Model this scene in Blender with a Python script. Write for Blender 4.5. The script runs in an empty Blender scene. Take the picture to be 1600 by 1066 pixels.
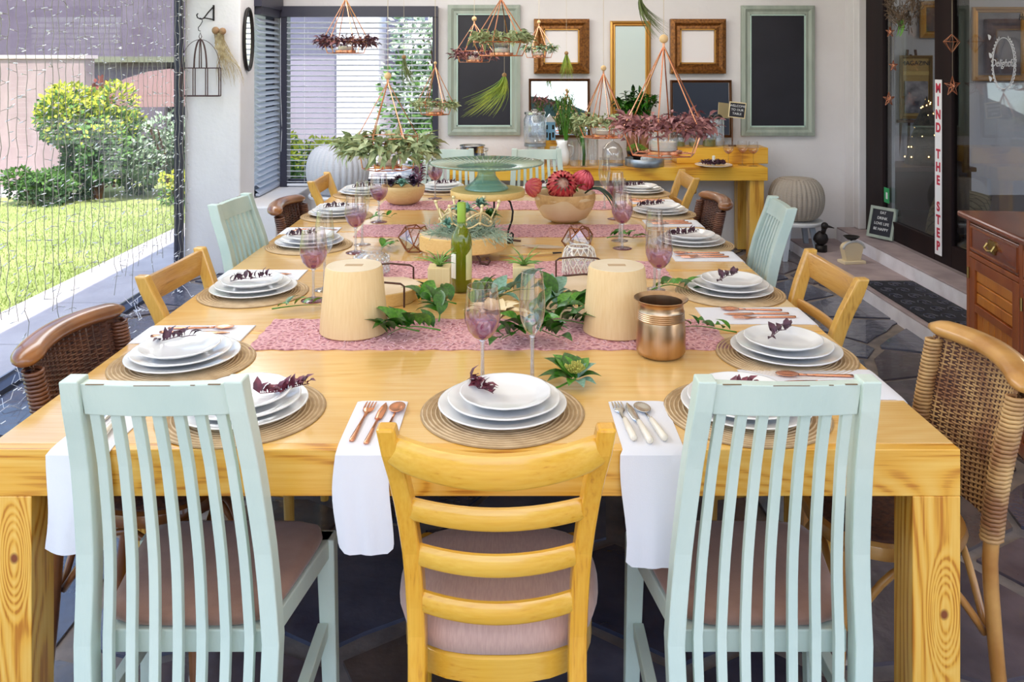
import bpy, bmesh, math, random
import numpy as np
from mathutils import Vector, Matrix, Euler
random.seed(7)
rnd = random.random
PI = math.pi
S = bpy.context.scene
C = S.collection
R = math.radians

# ------------------------------------------------------------------ camera, world, sun, exposure
cam = bpy.data.cameras.new('camera'); camo = bpy.data.objects.new('camera', cam); C.objects.link(camo)
camo.location = (0, 0, 1.54); camo.rotation_euler = (R(90), 0, 0)
cam.sensor_width = 36; cam.lens = 29.25; cam.shift_x = -.0019; cam.shift_y = -.27125; cam.clip_end = 300
S.camera = camo
S.view_settings.view_transform = 'Standard'; S.view_settings.look = 'None'; S.view_settings.gamma = 1
S.view_settings.use_curve_mapping = False
S.view_settings.exposure = 0.12

W = bpy.data.worlds.new('world'); S.world = W; W.use_nodes = True
wn = W.node_tree.nodes; wl = W.node_tree.links
sky = wn.new('ShaderNodeTexSky'); sky.sky_type = 'NISHITA'; sky.sun_disc = False
sky.sun_elevation = R(60); sky.sun_rotation = R(155); sky.air_density = 1; sky.dust_density = 1.5
wl.new(sky.outputs[0], wn['Background'].inputs[0]); wn['Background'].inputs[1].default_value = .50
def light(kind, name, loc, rot, energy, color=(1, 1, 1), **kw):
    l = bpy.data.lights.new(name, kind); l.energy = energy; l.color = color
    for k, v in kw.items(): setattr(l, k, v)
    o = bpy.data.objects.new(name, l); o.location = loc; o.rotation_euler = rot; C.objects.link(o); return o
sd = Vector((.12, -.45, .88)).normalized()          # towards the sun
light('SUN', 'sun', (0, 20, 20), sd.to_track_quat('Z', 'Y').to_euler(), 6.0, (1, .95, .86), angle=R(.6))
# added area fills out of view that brighten the interior, not real fittings
light('AREA', 'left_fill', (-1.75, 3.6, 2.50), (0, R(-38), 0), 62, (.92, .95, 1), shape='RECTANGLE', size=.7, size_y=5.5)  # fill added above the garden doors to boost light from the left
light('AREA', 'front_fill', (0, -.1, 2.52), (R(35), 0, 0), 20, (1, .97, .93), shape='RECTANGLE', size=4.2, size_y=.5)  # unseen fill added behind the camera for the foreground
light('AREA', 'back_fill', (.3, 5.6, 2.50), (R(28), 0, 0), 30, (1, .96, .92), shape='RECTANGLE', size=4, size_y=.6)  # extra fill added to brighten the back of the room
light('AREA', 'overhead_fill', (.5, 3.2, 2.52), (0, 0, 0), 22, (1, .90, .76), shape='RECTANGLE', size=2.4, size_y=5.2)  # warm overhead fill added for the dim interior

# ------------------------------------------------------------------ helpers: meshes
class MB:
    def __init__(s): s.v = []; s.f = []
    def add(s, vs, fs):
        n = len(s.v); s.v += [tuple(v) for v in vs]; s.f += [tuple(i + n for i in f) for f in fs]; return s
    def box(s, x0, x1, y0, y1, z0, z1, M=None):
        vs = [Vector((x, y, z)) for z in (z0, z1) for y in (y0, y1) for x in (x0, x1)]
        if M is not None: vs = [M @ v for v in vs]
        return s.add(vs, [(0, 2, 3, 1), (4, 5, 7, 6), (0, 1, 5, 4), (2, 6, 7, 3), (0, 4, 6, 2), (1, 3, 7, 5)])
    def loft(s, rings, cap=True, closed=False):
        n = len(rings[0]); vs = [v for r in rings for v in r]; fs = []
        m = len(rings)
        for i in range(m - (0 if closed else 1)):
            a = i * n; b = ((i + 1) % m) * n
            for j in range(n):
                k = (j + 1) % n; fs.append((a + j, a + k, b + k, b + j))
        if cap and not closed:
            fs.append(tuple(range(n))[::-1]); fs.append(tuple((m - 1) * n + j for j in range(n)))
        return s.add(vs, fs)
    def tube(s, path, r, n=6, closed=False, cap=True, flat=1.0):
        P = [Vector(p) for p in path]; m = len(P); rings = []
        rr = r if isinstance(r, (list, tuple)) else [r] * m
        u = None
        for i in range(m):
            if closed: t = P[(i + 1) % m] - P[i - 1]
            else: t = P[min(i + 1, m - 1)] - P[max(i - 1, 0)]
            if t.length < 1e-9: t = Vector((0, 0, 1))
            t.normalize()
            if u is None:
                u = t.cross(Vector((0, 0, 1)));
                if u.length < .05: u = t.cross(Vector((1, 0, 0)))
            u = (u - t * u.dot(t))
            if u.length < 1e-6: u = t.orthogonal()
            u.normalize(); w = t.cross(u)
            rings.append([P[i] + (u * math.cos(2 * PI * j / n) + w * math.sin(2 * PI * j / n) * flat) * rr[i] for j in range(n)])
        return s.loft(rings, cap, closed)
    def lathe(s, prof, n=24, c=(0, 0, 0), rib=0, amp=0, cap=False):
        rings = []
        for (r, z) in prof:
            rings.append([Vector((c[0] + (r * (1 + (amp * math.cos(rib * 2 * PI * j / n) if rib else 0))) * math.cos(2 * PI * j / n),
                                  c[1] + (r * (1 + (amp * math.cos(rib * 2 * PI * j / n) if rib else 0))) * math.sin(2 * PI * j / n), c[2] + z)) for j in range(n)])
        return s.loft(rings, cap)
    def solid(s, prof, n=24, c=(0, 0, 0), **k): return s.lathe(prof, n, c, cap=True, **k)
    def ball(s, c, r, nu=12, nv=8, sz=1):
        return s.lathe([(max(r * math.sin(PI * i / nv), 1e-4), -r * sz * math.cos(PI * i / nv)) for i in range(nv + 1)], nu, c, cap=True)
    def prism(s, poly, z0, z1, M=None):
        n = len(poly); vs = [Vector((p[0], p[1], z)) for z in (z0, z1) for p in poly]
        if M is not None: vs = [M @ v for v in vs]
        return s.add(vs, [tuple(range(n))[::-1], tuple(range(n, 2 * n))] + [(j, (j + 1) % n, n + (j + 1) % n, n + j) for j in range(n)])
    def leaf(s, p, d, up, L, w, curl=.25, seg=4):
        d = Vector(d).normalized(); p = Vector(p); sd_ = d.cross(Vector(up))
        if sd_.length < .05: sd_ = d.orthogonal()
        sd_.normalize(); nn = sd_.cross(d); vs = []
        for i in range(seg + 1):
            t = i / seg; ww = w * .5 * math.sin(PI * min(1, t ** .8)) + (.0006)
            c = p + d * L * t + nn * (math.sin(t * PI * .9) * curl * L * .5 - t * t * curl * L * .4)
            vs += [c - sd_ * ww + nn * ww * .35, c, c + sd_ * ww + nn * ww * .35]
        fs = []
        for i in range(seg):
            a = i * 3; fs += [(a, a + 1, a + 4, a + 3), (a + 1, a + 2, a + 5, a + 4)]
        return s.add(vs, fs)
    def mesh(s, name, m, smooth=False):
        me = bpy.data.meshes.new(name); me.from_pydata(s.v, [], s.f)
        if isinstance(m, (list, tuple)):
            for q in m: me.materials.append(q)
        else: me.materials.append(m)
        if smooth:
            me.polygons.foreach_set('use_smooth', [True] * len(me.polygons))
            if smooth == 'auto':
                me.set_sharp_from_angle(angle=R(40))
        me.update(); return me
    def build(s, name, m, parent=None, smooth=False, bevel=0, loc=None, rot=None, kind=None):
        me = s.mesh(name, m, smooth)
        if not smooth or smooth == 'auto':
            bm = bmesh.new(); bm.from_mesh(me); bmesh.ops.recalc_face_normals(bm, faces=bm.faces); bm.to_mesh(me); bm.free()
        return ob(name, me, parent, bevel, loc, rot, kind)
def ob(name, me, parent=None, bevel=0, loc=None, rot=None, kind=None):
    o = bpy.data.objects.new(name, me); C.objects.link(o)
    if parent is not None: o.parent = parent
    if loc is not None: o.location = loc
    if rot is not None: o.rotation_euler = rot
    if bevel:
        b = o.modifiers.new('bevel', 'BEVEL'); b.width = bevel; b.segments = 2; b.limit_method = 'ANGLE'; b.angle_limit = R(40)
    if kind: o['kind'] = kind
    return o
def tag(o, label, cat, group=None, kind=None):
    o['label'] = label; o['category'] = cat
    if group: o['group'] = group
    if kind: o['kind'] = kind
    return o
def thing(name, label, cat, loc=(0, 0, 0), rz=0, group=None):
    o = bpy.data.objects.new(name, None); C.objects.link(o); o.location = loc; o.rotation_euler = (0, 0, rz)
    o.empty_display_size = .05
    return tag(o, label, cat, group)
def struct(name, mb, m, bevel=0, smooth=False):
    return mb.build(name, m, None, smooth, bevel, kind='structure')
def dup(o, loc=None, rz=None, label=None, group=None, parent=None):
    c = o.copy(); C.objects.link(c)
    if parent is not None: c.parent = parent
    if loc is not None: c.location = loc
    if rz is not None: c.rotation_euler = (0, 0, rz)
    if label: c['label'] = label
    if group: c['group'] = group
    for ch in list(o.children): dup(ch, parent=c)
    return c
def BX(*a, **k): return MB().box(*a, **k)
_txtc = {}
def text(s, size, m, parent, loc, rot, name='lettering', depth=.0008, align='CENTER', shear=0, bold=0):
    cu = bpy.data.curves.new('t', 'FONT'); cu.body = s; cu.size = size; cu.extrude = depth; cu.align_x = align; cu.align_y = 'CENTER'; cu.shear = shear; cu.offset = bold
    t = bpy.data.objects.new('t', cu); C.objects.link(t); bpy.context.view_layer.update()
    me = bpy.data.meshes.new_from_object(t.evaluated_get(bpy.context.evaluated_depsgraph_get()))
    bpy.data.objects.remove(t); me.materials.clear(); me.materials.append(m); me.name = name
    return ob(name, me, parent, loc=loc, rot=rot)

# ------------------------------------------------------------------ helpers: materials
def srgb(*c):
    return tuple(((x / 255) / 12.92 if x / 255 <= .04045 else ((x / 255 + .055) / 1.055) ** 2.4) for x in c) + (1,)
def newmat(name):
    m = bpy.data.materials.new(name); m.use_nodes = True
    return m, m.node_tree.nodes, m.node_tree.links, m.node_tree.nodes['Principled BSDF']
def node(N, t, **k):
    n = N.new('ShaderNode' + t)
    for a, b in k.items():
        if a.startswith('i_'):
            n.inputs[a[2:].replace('_', ' ')].default_value = b
        else: setattr(n, a, b)
    return n
def ramp(N, stops, interp='LINEAR'):
    r = N.new('ShaderNodeValToRGB'); r.color_ramp.interpolation = interp; e = r.color_ramp.elements
    while len(e) < len(stops): e.new(.5)
    for q, (p, c) in zip(e, stops): q.position = p; q.color = c
    return r
def mat(name, col, rough=.5, metal=0, col2=None, nscale=20, bump=0, bscale=None, spec=.5, coat=0, sheen=0, stretch=None, emit=None, estr=1, sub=0):
    m, N, L, B = newmat(name)
    B.inputs['Base Color'].default_value = col; B.inputs['Roughness'].default_value = rough; B.inputs['Metallic'].default_value = metal
    B.inputs['Specular IOR Level'].default_value = spec; B.inputs['Coat Weight'].default_value = coat
    B.inputs['Sheen Weight'].default_value = sheen
    if emit: B.inputs['Emission Color'].default_value = emit; B.inputs['Emission Strength'].default_value = estr
    if sub: B.inputs['Subsurface Weight'].default_value = sub; B.inputs['Subsurface Scale'].default_value = .02
    if col2 or bump:
        tc = N.new('ShaderNodeTexCoord'); mp = N.new('ShaderNodeMapping'); L.new(tc.outputs['Object'], mp.inputs[0])
        if stretch: mp.inputs['Scale'].default_value = stretch
        if col2:
            n = node(N, 'TexNoise', i_Scale=nscale, i_Detail=4); L.new(mp.outputs[0], n.inputs[0])
            r = ramp(N, [(.35, col), (.65, col2)]); L.new(n.outputs[0], r.inputs[0]); L.new(r.outputs[0], B.inputs['Base Color'])
        if bump:
            n2 = node(N, 'TexNoise', i_Scale=bscale or nscale * 2, i_Detail=4); L.new(mp.outputs[0], n2.inputs[0])
            b = node(N, 'Bump', i_Strength=bump, i_Distance=.01); L.new(n2.outputs[0], b.inputs['Height']); L.new(b.outputs[0], B.inputs['Normal'])
    return m
def wood(name, light_, mid, dark, axis='X', rough=.35, scale=1.0, knots=True, coat=.3, lines=26, knotsc=2.2, contrast=1.0, kp=None):
    m, N, L, B = newmat(name)
    tc = N.new('ShaderNodeTexCoord'); oi = N.new('ShaderNodeObjectInfo')
    ad = node(N, 'VectorMath', operation='MULTIPLY_ADD'); L.new(oi.outputs['Random'], ad.inputs[0]); ad.inputs[1].default_value = (13, 7, 5); L.new(tc.outputs['Object'], ad.inputs[2])
    k = {'X': (.22, 1, 1), 'Y': (1, .22, 1), 'Z': (1, 1, .22)}[axis]
    mp = N.new('ShaderNodeMapping'); mp.inputs['Scale'].default_value = tuple(q * scale for q in k); L.new(ad.outputs[0], mp.inputs[0])
    n1 = node(N, 'TexNoise', i_Scale=2.6, i_Detail=1.5, i_Roughness=.45, i_Distortion=.2); L.new(mp.outputs[0], n1.inputs[0])
    val = n1.outputs[0]
    if kp:                                   # one real knot with the grain flowing round it
        su = node(N, 'VectorMath', operation='SUBTRACT'); L.new(tc.outputs['Object'], su.inputs[0]); su.inputs[1].default_value = kp
        sc_ = node(N, 'VectorMath', operation='MULTIPLY'); L.new(su.outputs[0], sc_.inputs[0]); sc_.inputs[1].default_value = (1, .4, .30)
        le = node(N, 'VectorMath', operation='LENGTH'); L.new(sc_.outputs[0], le.inputs[0])
        ek = node(N, 'MapRange', i_From_Min=0, i_From_Max=.05, i_To_Min=.15, i_To_Max=0); ek.interpolation_type = 'SMOOTHERSTEP'; L.new(le.outputs['Value'], ek.inputs[0])
        sk = node(N, 'Math', operation='ADD'); L.new(val, sk.inputs[0]); L.new(ek.outputs[0], sk.inputs[1]); val = sk.outputs[0]
    if knots:
        vo = node(N, 'TexVoronoi', i_Scale=knotsc, i_Randomness=1.0)
        mk = N.new('ShaderNodeMapping'); mk.inputs['Scale'].default_value = tuple((.55 if q < 1 else 1) * scale for q in k); L.new(ad.outputs[0], mk.inputs[0]); L.new(mk.outputs[0], vo.inputs[0])
        ex = node(N, 'MapRange', i_From_Min=0, i_From_Max=.22, i_To_Min=.30, i_To_Max=0); ex.interpolation_type = 'SMOOTHERSTEP'; L.new(vo.outputs['Distance'], ex.inputs[0])
        sm = node(N, 'Math', operation='ADD'); L.new(val, sm.inputs[0]); L.new(ex.outputs[0], sm.inputs[1]); val = sm.outputs[0]
    mu = node(N, 'Math', operation='MULTIPLY'); L.new(val, mu.inputs[0]); mu.inputs[1].default_value = lines * 6.28
    si = node(N, 'Math', operation='SINE'); L.new(mu.outputs[0], si.inputs[0])
    mr = node(N, 'MapRange', i_From_Min=-1, i_From_Max=1); L.new(si.outputs[0], mr.inputs[0])
    k2 = tuple((.03 if q < 1 else 1) for q in k); mp2 = N.new('ShaderNodeMapping'); mp2.inputs['Scale'].default_value = k2; L.new(ad.outputs[0], mp2.inputs[0])
    n2 = node(N, 'TexNoise', i_Scale=180, i_Detail=3); L.new(mp2.outputs[0], n2.inputs[0])
    n3 = node(N, 'TexNoise', i_Scale=5, i_Detail=2); L.new(mp.outputs[0], n3.inputs[0])
    mx = node(N, 'Math', operation='MULTIPLY_ADD'); L.new(mr.outputs[0], mx.inputs[0]); mx.inputs[1].default_value = .55 * contrast; L.new(n2.outputs[0], mx.inputs[2])
    ms = node(N, 'Math', operation='MULTIPLY_ADD'); L.new(n3.outputs[0], ms.inputs[0]); ms.inputs[1].default_value = .5; L.new(mx.outputs[0], ms.inputs[2])
    r = ramp(N, [(.35, light_), (.8, mid), (1.25 / 1.3, dark)])
    m2 = node(N, 'Math', operation='MULTIPLY'); L.new(ms.outputs[0], m2.inputs[0]); m2.inputs[1].default_value = .72; L.new(m2.outputs[0], r.inputs[0])
    out = r.outputs[0]
    if knots:
        kr = node(N, 'MapRange', i_From_Min=.035, i_From_Max=.055, i_To_Min=1, i_To_Max=0); L.new(vo.outputs['Distance'], kr.inputs[0])
        mc = node(N, 'MixRGB'); L.new(kr.outputs[0], mc.inputs[0]); L.new(out, mc.inputs[1]); mc.inputs[2].default_value = tuple(c * .35 for c in dark[:3]) + (1,); out = mc.outputs[0]
    if kp:
        s2 = node(N, 'VectorMath', operation='MULTIPLY'); L.new(su.outputs[0], s2.inputs[0]); s2.inputs[1].default_value = (1, .4, .8)
        l2 = node(N, 'VectorMath', operation='LENGTH'); L.new(s2.outputs[0], l2.inputs[0])
        kr2 = node(N, 'MapRange', i_From_Min=.009, i_From_Max=.013, i_To_Min=1, i_To_Max=0); L.new(l2.outputs['Value'], kr2.inputs[0])
        m5 = node(N, 'MixRGB'); L.new(kr2.outputs[0], m5.inputs[0]); L.new(out, m5.inputs[1]); m5.inputs[2].default_value = srgb(132, 70, 34); out = m5.outputs[0]
    L.new(out, B.inputs['Base Color'])
    b = node(N, 'Bump', i_Strength=.12, i_Distance=.002); L.new(m2.outputs[0], b.inputs['Height']); L.new(b.outputs[0], B.inputs['Normal'])
    B.inputs['Roughness'].default_value = rough; B.inputs['Coat Weight'].default_value = coat; B.inputs['Coat Roughness'].default_value = .12
    return m
def glass(name, tint=(1, 1, 1, 1), refl=.9, rough=.02, base=.04, col2=None, z0=0, z1=1, opac=0.0, ocol=(1, 1, 1, 1), edge=.5, pw_=2.5):
    """thin clear glass: see-through pane or vessel wall with fresnel reflections (colour may change along its own height)"""
    m, N, L, B = newmat(name); N.remove(B); out = N['Material Output']
    tr = N.new('ShaderNodeBsdfTransparent'); tr.inputs[0].default_value = tint
    gl = N.new('ShaderNodeBsdfGlossy'); gl.inputs['Roughness'].default_value = rough
    lw = N.new('ShaderNodeLayerWeight'); lw.inputs[0].default_value = edge
    mr = node(N, 'MapRange', i_To_Min=base, i_To_Max=refl); L.new(lw.outputs['Facing'], mr.inputs[0])
    pw = node(N, 'Math', operation='POWER'); L.new(lw.outputs['Facing'], pw.inputs[0]); pw.inputs[1].default_value = pw_; L.new(pw.outputs[0], mr.inputs[0])
    if col2:
        tc = N.new('ShaderNodeTexCoord'); sp = N.new('ShaderNodeSeparateXYZ'); L.new(tc.outputs['Object'], sp.inputs[0])
        m2 = node(N, 'MapRange', i_From_Min=z0, i_From_Max=z1); L.new(sp.outputs[2], m2.inputs[0])
        mc = node(N, 'MixRGB'); L.new(m2.outputs[0], mc.inputs[0]); mc.inputs[1].default_value = col2; mc.inputs[2].default_value = tint; L.new(mc.outputs[0], tr.inputs[0])
    src = tr.outputs[0]
    if opac:
        df = N.new('ShaderNodeBsdfDiffuse'); df.inputs[0].default_value = ocol; mo = N.new('ShaderNodeMixShader'); mo.inputs[0].default_value = opac
        if col2:
            m3 = node(N, 'MapRange', i_From_Min=0, i_From_Max=1, i_To_Min=opac, i_To_Max=0); L.new(m2.outputs[0], m3.inputs[0]); L.new(m3.outputs[0], mo.inputs[0])
        L.new(src, mo.inputs[1]); L.new(df.outputs[0], mo.inputs[2]); src = mo.outputs[0]
    mx = N.new('ShaderNodeMixShader'); L.new(mr.outputs[0], mx.inputs[0]); L.new(src, mx.inputs[1]); L.new(gl.outputs[0], mx.inputs[2]); L.new(mx.outputs[0], out.inputs[0])
    return m

PL, PM, PD = srgb(240, 192, 96), srgb(228, 166, 58), srgb(190, 118, 30)
pine_x = wood('pine_x', PL, PM, PD, 'X', .3, lines=42, contrast=.8)
pine_z = wood('pine_z', PL, PM, PD, 'Z', .35, lines=42, knotsc=2.6, contrast=.8)
pine_leg_l = wood('pine_leg_left', PL, PM, PD, 'Z', .35, lines=42, knots=False, contrast=1.0, kp=(-1.022, .02, .527))
pine_leg_r = wood('pine_leg_right', PL, PM, PD, 'Z', .35, lines=42, knots=False, contrast=1.0, kp=(.880, .02, .412))
pine_y = wood('pine_y', PL, PM, PD, 'Y', .35, lines=16)
pine_top = wood('pine_top', srgb(236, 196, 128), srgb(226, 176, 98), srgb(198, 140, 62), 'X', .20, lines=26, coat=.6, contrast=.45)
con_x = wood('console_pine', srgb(240, 190, 70), srgb(224, 165, 40), srgb(180, 115, 20), 'X', .4, lines=10)
con_z = wood('console_pine_leg', srgb(235, 190, 90), srgb(220, 165, 60), srgb(180, 120, 30), 'Z', .4, lines=10)
ch_x = wood('beech_x', srgb(232, 184, 74), srgb(220, 162, 48), srgb(190, 122, 26), 'X', .28, lines=8, knots=False, coat=.5, contrast=.5)
ch_z = wood('beech_z', srgb(236, 182, 66), srgb(222, 158, 40), srgb(190, 122, 26), 'Z', .28, lines=8, knots=False, coat=.5, contrast=.5)
cane = mat('cane', srgb(214, 160, 88), .32, col2=srgb(178, 120, 56), nscale=9, coat=.4)
cane_d = mat('cane_dark', srgb(150, 92, 44), .3, col2=srgb(112, 64, 30), nscale=9, coat=.5)
weave_m = mat('rattan_strand', srgb(208, 166, 108), .45, col2=srgb(146, 98, 62), nscale=14)
weave_d = mat('rattan_backing', srgb(96, 56, 36), .7, col2=srgb(62, 34, 28), nscale=60, bump=.5)
mint = mat('mint_paint', srgb(210, 220, 206), .42, col2=srgb(196, 211, 199), nscale=6, bump=.15, bscale=60, stretch=(1, 1, .3))
mint_old = mat('mint_worn_paint', srgb(190, 204, 194), .5, col2=srgb(176, 194, 186), nscale=8)
scuff = mat('bare_scuffed_wood', srgb(120, 98, 70), .6)
suede = mat('taupe_suede', srgb(160, 122, 104), .9, col2=srgb(142, 104, 88), nscale=12, sheen=.3, bump=.1, bscale=300)
mauvef = mat('mauve_upholstery', srgb(196, 158, 142), .85, col2=srgb(184, 146, 132), nscale=40, sheen=.3, stretch=(8, 1, 1), bump=.1, bscale=200)
white_c = mat('white_glaze', srgb(238, 236, 234), .12, spec=.6, coat=.5)
white_lin = mat('white_linen', srgb(228, 226, 230), .85, sheen=.2, bump=.08, bscale=500)
mat_tan = mat('woven_mat', srgb(176, 146, 106), .75, col2=srgb(160, 130, 92), nscale=30)
runner_m, N, L, B = newmat('pink_lace')
tc = N.new('ShaderNodeTexCoord'); vo = node(N, 'TexVoronoi', i_Scale=55, feature='DISTANCE_TO_EDGE'); L.new(tc.outputs['Object'], vo.inputs[0])
nz = node(N, 'TexNoise', i_Scale=70, i_Detail=3); L.new(tc.outputs['Object'], nz.inputs[0])
ml = node(N, 'Math', operation='MULTIPLY'); L.new(vo.outputs[0], ml.inputs[0]); L.new(nz.outputs[0], ml.inputs[1])
rr_ = ramp(N, [(.0, srgb(226, 178, 178)), (.06, srgb(206, 148, 152)), (.2, srgb(158, 98, 106))]); L.new(ml.outputs[0], rr_.inputs[0]); L.new(rr_.outputs[0], B.inputs[0]); B.inputs['Roughness'].default_value = .9
bp = node(N, 'Bump', i_Strength=.6, i_Distance=.004, invert=True); L.new(ml.outputs[0], bp.inputs['Height']); L.new(bp.outputs[0], B.inputs['Normal'])
copper = mat('copper', srgb(232, 164, 128), .25, metal=1)
copper_d = mat('antique_copper', srgb(150, 96, 66), .35, metal=.9)
steel = mat('steel', srgb(205, 205, 205), .22, metal=1)
galv = mat('galvanised', srgb(176, 182, 188), .38, metal=.85, col2=srgb(150, 156, 164), nscale=12)
brushc = mat('brushed_bronze', srgb(200, 168, 136), .3, metal=1, col2=srgb(176, 142, 108), nscale=30, stretch=(1, 1, .03))
pearl = mat('pearl_handle', srgb(236, 226, 208), .25, coat=.5)
iron = mat('black_iron', srgb(34, 28, 26), .5, metal=.4)
rust_iron = mat('brown_iron', srgb(86, 58, 48), .5, metal=.5)
stump = wood('pale_stump', srgb(236, 204, 152), srgb(226, 188, 132), srgb(204, 160, 100), 'Z', .55, lines=3, knots=False, coat=0, contrast=.3)
blockw = wood('block_wood', srgb(238, 212, 160), srgb(230, 198, 140), srgb(214, 174, 110), 'Z', .5, lines=5, knots=False, coat=0, contrast=.4)
slabw = wood('slab_wood', srgb(238, 202, 134), srgb(226, 184, 108), srgb(198, 148, 76), 'X', .5, lines=6, knots=False, coat=0, contrast=.6)
slabtop = mat('slab_end_grain', srgb(226, 204, 176), .6, col2=srgb(212, 184, 148), nscale=7)
bowlw = wood('bowl_wood', srgb(232, 200, 140), srgb(218, 178, 114), srgb(186, 140, 80), 'X', .5, lines=4, knots=False, coat=0, contrast=.6)
bowlw2 = mat('bowl_pale_wood', srgb(232, 204, 160), .5, col2=srgb(220, 186, 136), nscale=6)
green = mat('glossy_leaf', srgb(54, 108, 20), .32, col2=srgb(24, 66, 14), nscale=9, spec=.6)
green2 = mat('fresh_leaf', srgb(92, 150, 40), .35, col2=srgb(54, 108, 26), nscale=9)
dusk = mat('dusty_leaf', srgb(132, 168, 148), .45, col2=srgb(100, 138, 112), nscale=9)
silver_g = mat('silvery_wreath_leaf', srgb(194, 200, 154), .7, col2=srgb(146, 162, 114), nscale=14)
sagew = mat('sage_wreath_leaf', srgb(158, 170, 122), .7, col2=srgb(104, 124, 80), nscale=14)
mauve_l = mat('mauve_wreath_leaf', srgb(158, 102, 102), .6, col2=srgb(110, 64, 70), nscale=14)
plum = mat('plum_leaf', srgb(92, 50, 66), .5, col2=srgb(58, 34, 48), nscale=40)
plum2 = mat('dark_plum_leaf', srgb(74, 50, 76), .5, col2=srgb(46, 34, 54), nscale=20)
redl = mat('red_sprig_leaf', srgb(132, 56, 72), .5, col2=srgb(82, 36, 50), nscale=40)
drygrass = mat('dry_strand', srgb(196, 178, 140), .8, col2=srgb(150, 130, 92), nscale=30)
airgreen = mat('air_plant', srgb(140, 176, 84), .55, col2=srgb(96, 138, 60), nscale=20)
moss = mat('spanish_moss', srgb(176, 192, 168), .9, col2=srgb(140, 160, 136), nscale=40)
succ = mat('succulent_blue', srgb(140, 186, 170), .5, col2=srgb(100, 152, 130), nscale=20)
wallw = mat('white_plaster', srgb(226, 222, 222), .9, col2=srgb(218, 213, 213), nscale=2, bump=.25, bscale=26)
navy = mat('dark_window_frame', srgb(44, 42, 58), .4)
dbrown = mat('dark_brown_frame', srgb(34, 20, 20), .5, col2=srgb(24, 14, 16), nscale=8, stretch=(1, 1, .1), spec=.18)
slat_m = mat('blind_slat', srgb(240, 240, 244), .4)
slat_b = mat('blind_slat_blue', srgb(190, 198, 216), .4)
boardg = mat('sage_frame_paint', srgb(164, 172, 160), .55, col2=srgb(148, 158, 146), nscale=18, stretch=(1, 1, .2), bump=.3, bscale=60)
chalk = mat('chalkboard', srgb(24, 22, 32), .5, col2=srgb(32, 30, 40), nscale=4)
goldf = mat('antique_gold_frame', srgb(150, 98, 44), .35, metal=.5, col2=srgb(100, 60, 26), nscale=60, bump=.5, bscale=80)
goldd = mat('frame_brown', srgb(92, 54, 24), .45, metal=.2)
golde = mat('gold_edge', srgb(196, 146, 74), .35, metal=.7)
mirror = mat('mirror', (.92, .92, .9, 1), .01, metal=1)
paperw = mat('white_panel', srgb(232, 226, 226), .7)
wbead = mat('bead_wood', srgb(226, 190, 138), .5)
stringm = mat('cord', srgb(206, 190, 164), .8)
waxw = mat('candle_wax', srgb(240, 232, 220), .5, sub=.3)
stemg = glass('stem_glass', (.9, .9, .9, 1), .95, .03, .22, opac=.22, ocol=srgb(235, 228, 228))
cleang = glass('clear_glass', (.94, .95, .95, 1), .9, .02, .15)
paneg = glass('window_pane', (.98, .99, .99, 1), .8, .005, .02, pw_=5.5)
doorg = glass('door_pane', (.78, .80, .80, 1), .8, .005, .07, pw_=4.5)
wineg = glass('wine_glass', (.95, .90, .92, 1), .9, .02, .13, col2=(.50, .20, .32, 1), z0=.108, z1=.185, opac=.60, ocol=srgb(150, 76, 116))
footg = glass('wine_glass_foot', (.75, .5, .58, 1), .8, .02, .08, opac=.25, ocol=srgb(130, 60, 80))
greeng = glass('bottle_green', (.56, .62, .10, 1), .7, .03, .06, opac=.35, ocol=srgb(150, 158, 20))
cakeg = glass('green_pressed_glass', (.72, .90, .84, 1), .8, .06, .10, opac=.38, ocol=srgb(158, 204, 188))

# ================================================================== SETTING
XL, XR, YB = -2.41, 2.80, 7.05
# ---- floor: mortar bed with crazy-paved slate flagstones
mortar = mat('mortar', srgb(142, 130, 122), .9, col2=srgb(108, 100, 98), nscale=9, bump=.5)
floor = struct('floor', BX(-2.41, 2.86, -2.2, 7.05, -.10, -.012), mortar)
slates = [mat('slate_%s' % n, srgb(*a), .24, col2=srgb(*b), nscale=5, bump=.6, bscale=14, coat=.5)
          for n, a, b in (('blue', (98, 100, 116), (70, 72, 90)), ('violet', (104, 94, 100), (78, 70, 78)), ('dark', (74, 74, 90), (50, 54, 74)), ('brown', (98, 86, 82), (70, 62, 62)))]
def clip(poly, p, n):
    out = []
    for i in range(len(poly)):
        a, b = poly[i], poly[(i + 1) % len(poly)]
        da = (a[0] - p[0]) * n[0] + (a[1] - p[1]) * n[1]; db = (b[0] - p[0]) * n[0] + (b[1] - p[1]) * n[1]
        if da <= 0: out.append(a)
        if (da < 0) != (db < 0):
            t = da / (da - db); out.append((a[0] + t * (b[0] - a[0]), a[1] + t * (b[1] - a[1])))
    return out
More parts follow.
